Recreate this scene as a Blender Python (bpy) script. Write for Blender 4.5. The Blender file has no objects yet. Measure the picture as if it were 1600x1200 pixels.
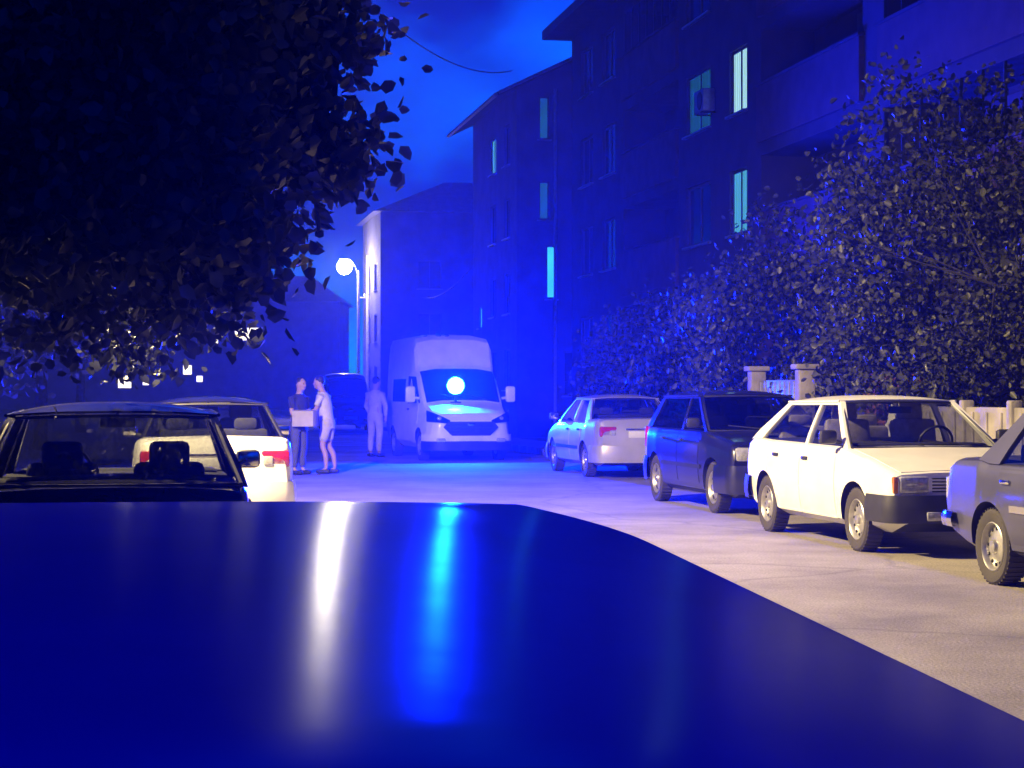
import bpy, bmesh, math, random
import numpy as np
from mathutils import Vector, Matrix
random.seed(7); rng = np.random.default_rng(7)
R = math.radians
sc = bpy.context.scene; col = sc.collection
# ------------------------------------------------------------------ camera
cd = bpy.data.cameras.new('camera'); cam = bpy.data.objects.new('camera', cd); col.objects.link(cam)
cam.location = (0, 0, 1.45); cam.rotation_euler = (R(90.316), 0, 0)
cd.sensor_width = 36; cd.lens = 65.25; cd.clip_start = 0.02; cd.clip_end = 3000
sc.camera = cam
# ------------------------------------------------------------------ dusk sky
SKY_STRENGTH = 0.078
world = bpy.data.worlds.new('World'); sc.world = world; world.use_nodes = True
wn, wl = world.node_tree.nodes, world.node_tree.links
wn.clear()
w_out = wn.new('ShaderNodeOutputWorld'); w_bg = wn.new('ShaderNodeBackground'); w_bg.inputs[1].default_value = SKY_STRENGTH
w_sky = wn.new('ShaderNodeTexSky'); w_sky.sky_type = 'NISHITA'; w_sky.sun_disc = False
w_sky.sun_elevation = R(1.0); w_sky.sun_rotation = R(0); w_sky.air_density = 1.0; w_sky.ozone_density = 3.0
w_tc = wn.new('ShaderNodeTexCoord'); w_no = wn.new('ShaderNodeTexNoise'); w_no.inputs['Scale'].default_value = 3.4
w_no.inputs['Detail'].default_value = 5; w_no.inputs['Roughness'].default_value = 0.5
w_mp = wn.new('ShaderNodeMapping'); w_mp.inputs['Location'].default_value = (0.55, 0.2, 0.30); w_mp.inputs['Scale'].default_value = (1, 1, 2.2)
w_rp = wn.new('ShaderNodeValToRGB'); w_rp.color_ramp.elements[0].position = 0.45; w_rp.color_ramp.elements[1].position = 0.60
w_rp.color_ramp.elements[0].color = (0.10, 0.10, 0.26, 1); w_rp.color_ramp.elements[1].color = (1, 1, 1, 1)
w_m1 = wn.new('ShaderNodeMix'); w_m1.data_type = 'RGBA'; w_m1.blend_type = 'MULTIPLY'; w_m1.inputs[0].default_value = 1
w_m2 = wn.new('ShaderNodeMix'); w_m2.data_type = 'RGBA'; w_m2.blend_type = 'MULTIPLY'; w_m2.inputs[0].default_value = 1
w_m2.inputs[7].default_value = (0.0, 0.085, 1.0, 1)      # the phone's cold white balance
wl.new(w_tc.outputs['Generated'], w_mp.inputs[0]); wl.new(w_mp.outputs[0], w_no.inputs[0]); wl.new(w_no.outputs[0], w_rp.inputs[0])
wl.new(w_sky.outputs[0], w_m1.inputs[6]); wl.new(w_rp.outputs[0], w_m1.inputs[7])
wl.new(w_m1.outputs[2], w_m2.inputs[6]); wl.new(w_m2.outputs[2], w_bg.inputs[0]); wl.new(w_bg.outputs[0], w_out.inputs[0])
# ------------------------------------------------------------------ exposure and renderer
sc.view_settings.view_transform = 'Standard'; sc.view_settings.look = 'None'
sc.view_settings.exposure = 3.6; sc.view_settings.gamma = 1; sc.view_settings.use_curve_mapping = False
sc.render.engine = 'CYCLES'
sc.cycles.use_denoising = True
sc.cycles.max_bounces = 6; sc.cycles.diffuse_bounces = 2; sc.cycles.glossy_bounces = 3
sc.cycles.transparent_max_bounces = 16; sc.cycles.volume_bounces = 0; sc.cycles.sample_clamp_indirect = 4
# light levels of the lamps the place has, and density of the added veil
WARM_POWER = 1450; FAR_LAMP = 24; BEACON = 4600; HAZE = 0.0010

# ------------------------------------------------------------------ street frame: u along the street, v to the right of it
A = R(11); SA, CA = math.sin(A), math.cos(A); ROT = R(101)
def S(u, v, z=0.0): return Vector((-SA*u + CA*v, CA*u + SA*v, z))

# ------------------------------------------------------------------ materials
MATS = {}
def mat(name, color, rough=0.6, metal=0.0, var=0.12, scale=6.0, bump=0.0, bscale=60.0, coat=0.0, coat_rough=0.05, dark=None, trans=0.0, spec=None):
    if name in MATS: return MATS[name]
    m = bpy.data.materials.new(name); m.use_nodes = True; nt = m.node_tree; n = nt.nodes; l = nt.links
    p = n['Principled BSDF']; p.inputs['Roughness'].default_value = rough; p.inputs['Metallic'].default_value = metal
    p.inputs['Coat Weight'].default_value = coat; p.inputs['Coat Roughness'].default_value = coat_rough
    tc = n.new('ShaderNodeTexCoord'); no = n.new('ShaderNodeTexNoise'); no.inputs['Scale'].default_value = scale; no.inputs['Detail'].default_value = 6
    rp = n.new('ShaderNodeValToRGB'); rp.color_ramp.elements[0].position = 0.3; rp.color_ramp.elements[1].position = 0.72
    c = Vector(color); d = Vector(dark) if dark else c*(1-var*2)
    rp.color_ramp.elements[0].color = (max(d[0],0), max(d[1],0), max(d[2],0), 1); rp.color_ramp.elements[1].color = (*[min(x*(1+var*.5), 1) for x in c], 1)
    l.new(tc.outputs['Object'], no.inputs[0]); l.new(no.outputs[0], rp.inputs[0]); l.new(rp.outputs[0], p.inputs['Base Color'])
    if bump:
        nb = n.new('ShaderNodeTexNoise'); nb.inputs['Scale'].default_value = bscale; nb.inputs['Detail'].default_value = 4
        b = n.new('ShaderNodeBump'); b.inputs['Strength'].default_value = bump; b.inputs['Distance'].default_value = 0.02
        l.new(tc.outputs['Object'], nb.inputs[0]); l.new(nb.outputs[0], b.inputs['Height']); l.new(b.outputs[0], p.inputs['Normal'])
    if spec is not None: p.inputs['Specular IOR Level'].default_value = spec
    if trans: p.inputs['Transmission Weight'].default_value = trans
    MATS[name] = m; return m
def emit(name, color, strength, stripes=0.0):
    m = bpy.data.materials.new(name); m.use_nodes = True; n = m.node_tree.nodes; l = m.node_tree.links; n.clear()
    o = n.new('ShaderNodeOutputMaterial'); e = n.new('ShaderNodeEmission'); e.inputs[0].default_value = (*color, 1); e.inputs[1].default_value = strength
    l.new(e.outputs[0], o.inputs[0])
    if stripes:
        tc = n.new('ShaderNodeTexCoord'); wv = n.new('ShaderNodeTexWave'); wv.inputs['Scale'].default_value = stripes; wv.inputs['Distortion'].default_value = 1.5
        mr = n.new('ShaderNodeMapRange'); mr.inputs[3].default_value = strength*0.55; mr.inputs[4].default_value = strength*1.25
        l.new(tc.outputs['Object'], wv.inputs[0]); l.new(wv.outputs[1], mr.inputs[0]); l.new(mr.outputs[0], e.inputs[1])
    MATS[name] = m; return m
def glass(name, tint, refl=1.0, rough=0.02):
    m = bpy.data.materials.new(name); m.use_nodes = True; n = m.node_tree.nodes; l = m.node_tree.links; n.clear()
    o = n.new('ShaderNodeOutputMaterial'); t = n.new('ShaderNodeBsdfTransparent'); t.inputs[0].default_value = (*tint, 1)
    g = n.new('ShaderNodeBsdfGlossy'); g.inputs['Roughness'].default_value = rough
    fr = n.new('ShaderNodeLayerWeight'); fr.inputs[0].default_value = .5
    pw = n.new('ShaderNodeMath'); pw.operation = 'POWER'; pw.inputs[1].default_value = 4.0; l.new(fr.outputs['Facing'], pw.inputs[0])
    mu = n.new('ShaderNodeMath'); mu.operation = 'MULTIPLY_ADD'; mu.inputs[1].default_value = .75*refl; mu.inputs[2].default_value = .045*refl
    mx = n.new('ShaderNodeMixShader'); l.new(pw.outputs[0], mu.inputs[0]); l.new(mu.outputs[0], mx.inputs[0])
    l.new(t.outputs[0], mx.inputs[1]); l.new(g.outputs[0], mx.inputs[2]); l.new(mx.outputs[0], o.inputs[0])
    MATS[name] = m; return m
# surfaces of the place
def road_material():
    m = bpy.data.materials.new('worn_asphalt'); m.use_nodes = True; n = m.node_tree.nodes; l = m.node_tree.links; p = n['Principled BSDF']
    tc = n.new('ShaderNodeTexCoord')
    big = n.new('ShaderNodeTexNoise'); big.inputs['Scale'].default_value = 0.55; big.inputs['Detail'].default_value = 7; big.inputs['Roughness'].default_value = 0.65
    fine = n.new('ShaderNodeTexNoise'); fine.inputs['Scale'].default_value = 55; fine.inputs['Detail'].default_value = 3
    vor = n.new('ShaderNodeTexVoronoi'); vor.feature = 'DISTANCE_TO_EDGE'; vor.inputs['Scale'].default_value = 0.33
    wob = n.new('ShaderNodeTexNoise'); wob.inputs['Scale'].default_value = 1.7; wob.inputs['Detail'].default_value = 5
    mixv = n.new('ShaderNodeMix'); mixv.data_type = 'RGBA'; mixv.inputs[0].default_value = 0.28
    r1 = n.new('ShaderNodeValToRGB'); r1.color_ramp.elements[0].position = 0.33; r1.color_ramp.elements[1].position = 0.68
    r1.color_ramp.elements[0].color = (0.17, 0.152, 0.12, 1); r1.color_ramp.elements[1].color = (0.36, 0.33, 0.265, 1)
    r2 = n.new('ShaderNodeValToRGB'); r2.color_ramp.elements[0].position = 0.35; r2.color_ramp.elements[1].position = 0.65
    r2.color_ramp.elements[0].color = (0.62, 0.62, 0.62, 1); r2.color_ramp.elements[1].color = (1.12, 1.12, 1.12, 1)
    r3 = n.new('ShaderNodeValToRGB'); r3.color_ramp.elements[0].position = 0.0; r3.color_ramp.elements[1].position = 0.012
    r3.color_ramp.elements[0].color = (0.72, 0.72, 0.72, 1); r3.color_ramp.elements[1].color = (1, 1, 1, 1)
    a = n.new('ShaderNodeMix'); a.data_type = 'RGBA'; a.blend_type = 'MULTIPLY'; a.inputs[0].default_value = 1
    b = n.new('ShaderNodeMix'); b.data_type = 'RGBA'; b.blend_type = 'MULTIPLY'; b.inputs[0].default_value = 1
    l.new(tc.outputs['Object'], big.inputs[0]); l.new(tc.outputs['Object'], fine.inputs[0]); l.new(tc.outputs['Object'], wob.inputs[0])
    l.new(tc.outputs['Object'], mixv.inputs[6]); l.new(wob.outputs['Color'], mixv.inputs[7]); l.new(mixv.outputs[2], vor.inputs[0])
    l.new(big.outputs[0], r1.inputs[0]); l.new(fine.outputs[0], r2.inputs[0]); l.new(vor.outputs[0], r3.inputs[0])
    l.new(r1.outputs[0], a.inputs[6]); l.new(r2.outputs[0], a.inputs[7]); l.new(a.outputs[2], b.inputs[6]); l.new(r3.outputs[0], b.inputs[7])
    l.new(b.outputs[2], p.inputs['Base Color']); p.inputs['Roughness'].default_value = 0.85
    bu = n.new('ShaderNodeBump'); bu.inputs['Strength'].default_value = 0.5; bu.inputs['Distance'].default_value = 0.012
    l.new(fine.outputs[0], bu.inputs['Height']); l.new(bu.outputs[0], p.inputs['Normal'])
    return m
M_ROAD = road_material()
M_PAVE = mat('pavement_concrete', (0.30, 0.29, 0.27), 0.85, var=0.2, scale=2, bump=0.4)
M_DIRT = mat('dusty_ground', (0.16, 0.14, 0.11), 0.95, var=0.25, scale=0.6, bump=0.6, bscale=20)
M_KERB = mat('kerb_stone', (0.34, 0.33, 0.31), 0.85, var=0.2, scale=4, bump=0.3)
M_WALLA = mat('grey_render', (0.07, 0.06, 0.07), 0.9, var=0.15, scale=1.5, bump=0.3)
M_PANEL = mat('pink_parapet', (0.11, 0.065, 0.065), 0.85, var=0.15, scale=2.5, bump=0.3)
M_WALLB = mat('blue_grey_render', (0.11, 0.115, 0.15), 0.9, var=0.15, scale=1.2, bump=0.3)
M_WALLC = mat('pale_plaster', (0.15, 0.14, 0.135), 0.9, var=0.15, scale=1.2, bump=0.3)
M_ROOF = mat('dark_roof_sheet', (0.07, 0.065, 0.07), 0.6, var=0.2, scale=3)
M_FRAME = mat('white_window_frame', (0.6, 0.6, 0.58), 0.5, var=0.05)
M_BFRAME = mat('brown_window_frame', (0.10, 0.085, 0.075), 0.6, var=0.1)
M_DARKPANE = mat('dark_window_glass', (0.015, 0.017, 0.02), 0.06, var=0.05)
M_METAL = mat('galvanised_metal', (0.42, 0.42, 0.41), 0.45, 0.7, var=0.15, scale=12)
M_IRON = mat('dark_ironwork', (0.05, 0.05, 0.055), 0.5, 0.4, var=0.1)
M_CONC = mat('fence_concrete', (0.36, 0.33, 0.30), 0.9, var=0.22, scale=3, bump=0.4, bscale=30)
M_BRICK = mat('red_brick', (0.30, 0.10, 0.075), 0.9, var=0.2, scale=8, bump=0.3)
M_BARK = mat('bark', (0.085, 0.07, 0.055), 0.95, var=0.3, scale=9, bump=0.8, bscale=25)
M_TWIG = mat('dark_twig', (0.03, 0.026, 0.02), 0.95, var=0.3, scale=9)
M_POLE = mat('pole_concrete', (0.45, 0.44, 0.42), 0.85, var=0.15, scale=5, bump=0.3)
M_WIRE = mat('black_cable', (0.01, 0.01, 0.01), 0.6)
M_RUBBER = mat('tyre_rubber', (0.035, 0.032, 0.03), 0.85, var=0.25, scale=8, dark=(0.05, 0.043, 0.035), bump=0.2)
M_RIM = mat('steel_rim', (0.55, 0.54, 0.52), 0.35, 0.75, var=0.2, scale=10)
M_WELL = mat('wheel_well', (0.012, 0.012, 0.012), 0.95)
M_PLAST = mat('black_plastic', (0.022, 0.022, 0.023), 0.55, var=0.2, scale=10)
M_CHROME = mat('chrome', (0.7, 0.7, 0.7), 0.12, 1.0, var=0.03)
M_INT = mat('cabin_trim', (0.03, 0.03, 0.033), 0.9, var=0.1)
M_SEAT = mat('grey_seat_fabric', (0.30, 0.27, 0.26), 0.95, var=0.15, scale=20)
M_DSEAT = mat('dark_seat_fabric', (0.05, 0.05, 0.055), 0.95, var=0.15, scale=20)
M_LAMP = mat('headlamp_glass', (0.55, 0.56, 0.58), 0.08, 0.35, var=0.2, scale=30)
M_RED = mat('red_lens', (0.38, 0.015, 0.02), 0.12, 0.0, var=0.15, scale=25, coat=1)
M_ORANGE = mat('amber_lens', (0.5, 0.16, 0.02), 0.15, var=0.1, coat=1)
M_PLATE = mat('number_plate', (0.7, 0.7, 0.68), 0.45, var=0.05)
M_GLASS = glass('car_glass', (0.86, 0.87, 0.88))
M_DIM = glass('darker_car_glass', (0.70, 0.71, 0.72))  # same glass with a darker tint
M_TINT = glass('tinted_car_glass', (0.45, 0.46, 0.48))
M_OPAQ = mat('black_glass', (0.006, 0.006, 0.007), 0.05, var=0.05)
def paint(name, c, rough=0.4, metal=0.0, coat=0.6, cr=0.08, dust=0.1): return mat(name, c, rough, metal, var=dust, scale=3.5, coat=coat, coat_rough=cr)

# ------------------------------------------------------------------ mesh builder
class MB:
    def __init__(s): s.v = []; s.f = []; s.m = []
    def add(s, vs, fs, mi=0):
        o = len(s.v); s.v += [tuple(x) for x in vs]; s.f += [tuple(i+o for i in f) for f in fs]; s.m += [mi]*len(fs)
    def hexa(s, p, mi=0):   # p: 4 bottom (ccw), 4 top
        s.add(p, [(3,2,1,0), (4,5,6,7), (0,1,5,4), (1,2,6,5), (2,3,7,6), (3,0,4,7)], mi)
    def box(s, c, d, mi=0, rot=None):
        x, y, z = d[0]/2, d[1]/2, d[2]/2
        p = [Vector(q) for q in ((-x,-y,-z),(x,-y,-z),(x,y,-z),(-x,y,-z),(-x,-y,z),(x,-y,z),(x,y,z),(-x,y,z))]
        if rot: p = [rot @ q for q in p]
        s.hexa([q+Vector(c) for q in p], mi)
    def rbox(s, c, d, r, mi=0, rot=None, seg=2):
        bm = bmesh.new(); bmesh.ops.create_cube(bm, size=1); bmesh.ops.scale(bm, vec=Vector(d), verts=bm.verts)
        bmesh.ops.bevel(bm, geom=bm.edges[:], offset=min(r, min(d)*.49), segments=seg, affect='EDGES', profile=0.5)
        bm.verts.index_update(); vs = [v.co.copy() for v in bm.verts]
        if rot: vs = [rot @ q for q in vs]
        s.add([q+Vector(c) for q in vs], [[v.index for v in f.verts] for f in bm.faces], mi); bm.free()
    def tube(s, pts, rs, n=8, mi=0, cap=True):
        pts = [Vector(p) for p in pts]; rings = []
        up = Vector((0, 0, 1))
        for i, p in enumerate(pts):
            t = (pts[min(i+1, len(pts)-1)] - pts[max(i-1, 0)]).normalized()
            a = t.cross(up if abs(t.z) < .95 else Vector((1, 0, 0))).normalized(); b = t.cross(a)
            r = rs[i] if isinstance(rs, (list, tuple)) else rs
            rings.append([p + (a*math.cos(2*math.pi*k/n) + b*math.sin(2*math.pi*k/n))*r for k in range(n)])
        fs = [(i*n+k, i*n+(k+1) % n, (i+1)*n+(k+1) % n, (i+1)*n+k) for i in range(len(pts)-1) for k in range(n)]
        if cap: fs += [tuple(range(n))[::-1], tuple((len(pts)-1)*n+k for k in range(n))]
        s.add([q for r_ in rings for q in r_], fs, mi)
    def lathe(s, prof, c=(0,0,0), axis='z', n=24, mi=0):
        c = Vector(c); vs = []
        for r, h in prof:
            for k in range(n):
                a = 2*math.pi*k/n; x, y = r*math.cos(a), r*math.sin(a)
                vs.append(c + (Vector((x, y, h)) if axis == 'z' else Vector((x, h, y)) if axis == 'y' else Vector((h, x, y))))
        s.add(vs, [(i*n+k, i*n+(k+1) % n, (i+1)*n+(k+1) % n, (i+1)*n+k) for i in range(len(prof)-1) for k in range(n)], mi)
    def grid(s, fn, nu, nv, mi=0, flip=False):
        vs = [fn(i/nu, j/nv) for i in range(nu+1) for j in range(nv+1)]
        fs = [(i*(nv+1)+j, (i+1)*(nv+1)+j, (i+1)*(nv+1)+j+1, i*(nv+1)+j+1) for i in range(nu) for j in range(nv)]
        s.add(vs, [f[::-1] for f in fs] if flip else fs, mi)
    def slab(s, fn, nu, nv, th, mi=0):   # a curved sheet with thickness th (offset along its normal)
        e = 1e-3
        def nrm(a, b):
            a0, a1, b0, b1 = max(a-e, 0), min(a+e, 1), max(b-e, 0), min(b+e, 1)
            n = (Vector(fn(a1, b)) - Vector(fn(a0, b))).cross(Vector(fn(a, b1)) - Vector(fn(a, b0)))
            return n.normalized() if n.length > 1e-12 else Vector((0, 0, 1))
        W = nv+1
        top = [Vector(fn(i/nu, j/nv)) + nrm(i/nu, j/nv)*th for i in range(nu+1) for j in range(W)]
        bot = [Vector(fn(i/nu, j/nv)) for i in range(nu+1) for j in range(W)]
        N = len(top); fs = []
        for i in range(nu):
            for j in range(nv):
                f = (i*W+j, (i+1)*W+j, (i+1)*W+j+1, i*W+j+1); fs += [f, tuple(k+N for k in f[::-1])]
        rim = [i*W for i in range(nu+1)] + [nu*W+j for j in range(1, W)] + [i*W+nv for i in range(nu-1, -1, -1)] + [j for j in range(nv-1, 0, -1)]
        for a, b in zip(rim, rim[1:]+rim[:1]): fs.append((b, a, a+N, b+N))
        s.add(top+bot, fs, mi)
    def prism(s, pts, off, mi=0):        # polygon extruded by the vector off
        pts = [Vector(p) for p in pts]; n = len(pts); off = Vector(off)
        s.add(pts + [p+off for p in pts], [tuple(range(n))[::-1], tuple(range(n, 2*n))] + [(i, (i+1) % n, (i+1) % n+n, i+n) for i in range(n)], mi)
    def sphere(s, c, rad, mi=0, nu=12, nv=8):
        rad = rad if isinstance(rad, (tuple, list)) else (rad,)*3; c = Vector(c)
        s.add([c + Vector((rad[0]*math.sin(math.pi*j/nv)*math.cos(2*math.pi*i/nu), rad[1]*math.sin(math.pi*j/nv)*math.sin(2*math.pi*i/nu), rad[2]*math.cos(math.pi*j/nv))) for j in range(nv+1) for i in range(nu)],
              [(j*nu+i, (j+1)*nu+i, (j+1)*nu+(i+1) % nu, j*nu+(i+1) % nu) for j in range(nv) for i in range(nu)], mi)
    def build(s, name, mats, parent=None, smooth=32, weld=False):
        me = bpy.data.meshes.new(name); me.from_pydata(s.v, [], s.f)
        for m in (mats if isinstance(mats, (list, tuple)) else [mats]): me.materials.append(m)
        me.polygons.foreach_set('material_index', s.m)
        bm = bmesh.new(); bm.from_mesh(me)
        if weld: bmesh.ops.remove_doubles(bm, verts=bm.verts, dist=1e-5)
        bmesh.ops.recalc_face_normals(bm, faces=bm.faces); bm.to_mesh(me); bm.free()
        if smooth: me.polygons.foreach_set('use_smooth', [True]*len(me.polygons)); me.set_sharp_from_angle(angle=R(smooth))
        o = bpy.data.objects.new(name, me); col.objects.link(o); o.parent = parent
        return o
def tag(o, label=None, cat=None, group=None, kind=None):
    for k, v in (('label', label), ('category', cat), ('group', group), ('kind', kind)):
        if v: o[k] = v
    return o
def thing(name, label, cat, loc, rz=0, group=None):
    o = bpy.data.objects.new(name, None); col.objects.link(o); o.empty_display_size = 0.2
    o.location = loc; o.rotation_euler = (0, 0, rz); return tag(o, label, cat, group)

# ------------------------------------------------------------------ the ground
def sheet(name, u0, u1, v0, v1, z, m, nu=1):
    b = MB(); b.add([S(u0, v0, z), S(u1, v0, z), S(u1, v1, z), S(u0, v1, z)], [(0, 3, 2, 1)])
    return tag(b.build(name, m, smooth=0), kind='structure')
VL, VR = -1.25, 9.1
g = MB(); g.add([(-900, -300, -.012), (900, -300, -.012), (900, 1500, -.012), (-900, 1500, -.012)], [(0, 1, 2, 3)])
tag(g.build('ground', M_DIRT, smooth=0), kind='structure')
sheet('road', -30, 175, VL, VR, 0, M_ROAD)
def slab_sheet(name, v0, v1):
    b = MB(); b.hexa([S(-30, v0, -.02), S(-30, v1, -.02), S(175, v1, -.02), S(175, v0, -.02), S(-30, v0, .12), S(-30, v1, .12), S(175, v1, .12), S(175, v0, .12)])
    return tag(b.build(name, M_PAVE, smooth=0), kind='structure')
slab_sheet('pavement_left', -4.6, VL-.17); slab_sheet('pavement_right', VR+.17, 10.9)
kb = MB(); kb.rbox((0, 0, .05), (.985, .15, .22), .02); kerb_proto = None
for nm, vv in (('kerb_left', VL-.085), ('kerb_right', VR+.085)):
    root = thing(nm, None, None, S(0, vv), ROT); root['kind'] = 'structure'
    for i in range(-6, 74):
        if kerb_proto is None: o = kerb_proto = kb.build('kerb_stone', M_KERB, root)
        else: o = kerb_proto.copy(); col.objects.link(o); o.parent = root
        o.location = (i + .5, 0, random.uniform(-.006, .006)); o.rotation_euler = (0, random.uniform(-.006, .006), random.uniform(-.008, .008))

# ------------------------------------------------------------------ cars
def interp(tab, x):
    tab = sorted(tab); return float(np.interp(x, [t[0] for t in tab], [t[1] for t in tab]))
WHEEL_CACHE = {}
def wheel(parent, x, y, r, tw, style, side):
    key = (round(r, 3), round(tw, 3), style)
    if key not in WHEEL_CACHE:
        t = MB(); h = tw/2; rr = r*.64
        t.lathe([(rr, -h*.8), (r*.8, -h), (r*.93, -h*.98), (r*.985, -h*.82), (r, -h*.6), (r, h*.6), (r*.985, h*.82), (r*.93, h*.98), (r*.8, h), (rr, h*.8), (rr, -h*.8)], axis='y', n=32)
        for k in range(40):
            a = 2*math.pi*k/40
            t.box((math.cos(a)*r, 0, math.sin(a)*r), (.012, tw*.86, .014), rot=Matrix.Rotation(-a, 3, 'Y'))
        q = MB()
        q.lathe([(rr*1.02, h*.85), (rr*.98, h*.92), (rr*.92, h*.80), (rr*.86, h*.42), (rr*.62, h*.50), (rr*.45, h*.62), (rr*.30, h*.66), (rr*.24, h*.9), (0.0, h*.97)], axis='y', n=32)
        q.lathe([(rr*1.0, h*.8), (rr*.98, -h*.8), (0, -h*.8)], axis='y', n=24)
        nh = 12 if style == 'steel' else 7
        for k in range(nh):
            a = 2*math.pi*k/nh; rad = rr*.74
            q.rbox((math.cos(a)*rad, h*.47, math.sin(a)*rad), (rr*.16, .02, rr*(.14 if style == 'steel' else .34)), .012, 1, rot=Matrix.Rotation(-a, 3, 'Y'))
        WHEEL_CACHE[key] = (t.build('tyre', M_RUBBER), q.build('rim', [M_RIM, M_WELL]))
        for o in WHEEL_CACHE[key]: col.objects.unlink(o)
    w = bpy.data.objects.new('wheel', None); col.objects.link(w); w.parent = parent; w.location = (x, y, r)
    w.rotation_euler = (0, random.uniform(0, 6), 0 if side > 0 else math.pi); w.empty_display_size = .1
    for o in WHEEL_CACHE[key]:
        c = o.copy(); c.data = o.data; col.objects.link(c); c.parent = w; c.location = (0, 0, 0)
    return w
def boolean_cut(ob, cutter, mat_well):
    md = ob.modifiers.new('cut', 'BOOLEAN'); md.object = cutter; md.operation = 'DIFFERENCE'; md.solver = 'EXACT'
    try: md.material_mode = 'TRANSFER'
    except Exception: pass
    dg = bpy.context.evaluated_depsgraph_get(); dg.update()
    me = bpy.data.meshes.new_from_object(ob.evaluated_get(dg)); old = ob.data
    ob.modifiers.clear(); ob.data = me; bpy.data.meshes.remove(old)
    bpy.data.objects.remove(cutter)
    me.set_sharp_from_angle(angle=R(30))

class Body:
    """lower body shell: a loft through sections along x (front +x)"""
    KEYS = [(0.0, 0.0, 0), (0.80, 0.0, 0), (0.955, 0.10, 0), (0.985, 0.30, 0), (1.0, 0.55, 0), (0.985, 0.80, 0), (0.965, 0.93, 0), (0.935, 0.975, 0), (0.88, 1.0, 0), (0.5, 1.0, .75), (0.0, 1.0, 1)]
    def __init__(s, top, wid, bot, crown=.025): s.top, s.wid, s.bot, s.crown = top, wid, bot, crown
    def sec(s, x):
        zt, w, zb = interp(s.top, x), interp(s.wid, x), interp(s.bot, x)
        return [(k*w, zb + f*(zt-zb) + c*s.crown) for k, f, c in s.KEYS]
    def side(s, x, z):
        p = s.sec(x)[1:9]; return float(np.interp(z, [q[1] for q in p], [q[0] for q in p]))
    def build(s, parent, m_paint, wheels, r_arch, cabin=None, n=60, m_int=M_INT, name='body'):
        xs0 = sorted(set([t[0] for t in s.top] + [t[0] for t in s.wid] + [t[0] for t in s.bot])); lo, hi = xs0[0], xs0[-1]
        xs = sorted(set(xs0 + list(np.linspace(lo, hi, n)))); K = len(s.KEYS); b = MB(); rings = []
        for x in xs:
            p = s.sec(x); ring = [(x, y, z) for y, z in p] + [(x, -y, z) for y, z in p[-2:0:-1]]; rings.append(ring)
        n_ = len(rings[0]); vs = [q for r_ in rings for q in r_]; fs = []; ms = []
        for i in range(len(xs)-1):
            for k in range(n_):
                fs.append((i*n_+k, i*n_+(k+1) % n_, (i+1)*n_+(k+1) % n_, (i+1)*n_+k))
                top_face = 8 <= k <= 11; xm = (xs[i]+xs[i+1])/2
                ms.append(2 if (cabin and top_face and cabin[0] < xm < cabin[1]) else (1 if k in (0, 19) else 0))
        fs += [tuple(range(n_)), tuple((len(xs)-1)*n_+k for k in range(n_))]; ms += [0, 0]
        b.v, b.f, b.m = vs, fs, ms
        o = b.build(name, [m_paint, M_WELL, m_int], parent, 30)
        c = MB()
        for (wx, wy, wr) in wheels:
            sg = 1 if wy > 0 else -1; y0, y1 = abs(wy)-.17, abs(wy)+.4
            pts = [(wx+math.cos(a)*r_arch, 0, wr+math.sin(a)*r_arch) for a in np.linspace(0, 2*math.pi, 37)[:-1]]
            # arch open to the ground
            pts = [(x_, 0, z_ if z_ > wr-.02 else -.2) for x_, _, z_ in pts if z_ > wr-.03]
            pts = [(pts[0][0], 0, -.2)] + pts + [(wx-r_arch, 0, -.2)] if pts[0][0] > wx else pts
            c.prism([(x_, sg*y0, z_) for x_, _, z_ in pts], (0, sg*(y1-y0), 0), 0)
        co = c.build('cutter', [M_WELL], None, 0)
        co.matrix_world = parent.matrix_world if parent else Matrix()
        o.parent = None; boolean_cut(o, co, M_WELL); o.parent = parent
        return o
    def patch(s, x0, x1, z0, z1, off, th, arches=(), nx=10, nz=6, side=1, slant0=0.0, slant1=0.0):
        """a panel lying on the flank between x0..x1 and z0..z1"""
        x0, x1 = min(x0, x1), max(x0, x1)
        def fn(a, bq):
            z = z0 + (z1-z0)*bq; x = (x0+slant0*bq) + ((x1+slant1*bq)-(x0+slant0*bq))*a
            for wx, wz, ra in arches:
                d = math.hypot(x-wx, z-wz)
                if d < ra:
                    k = ra/max(d, 1e-3); x, z = wx+(x-wx)*k, wz+(z-wz)*k
            zz = min(max(z, z0), z1)
            return Vector((x, side*(s.side(x, zz)+off), zz))
        b = MB()
        if side > 0: b.slab(lambda p, q: fn(1-p, q), nx, nz, th)
        else: b.slab(fn, nx, nz, th)
        return b

def seat(parent, x, y, z, m, h=.62):
    b = MB(); t = Matrix.Rotation(R(-14), 3, 'Y')
    b.rbox((x, y, z+h*.4), (.13, .46, h*.86), .05, rot=t); b.rbox((x-.10, y, z+h*.98), (.09, .26, .19), .04, rot=t)
    b.tube([(x-.075, y-.06, z+h*.75), (x-.1, y-.06, z+h*.95)], .007, 6); b.tube([(x-.075, y+.06, z+h*.75), (x-.1, y+.06, z+h*.95)], .007, 6)
    return b.build('seat', m, parent)

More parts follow.
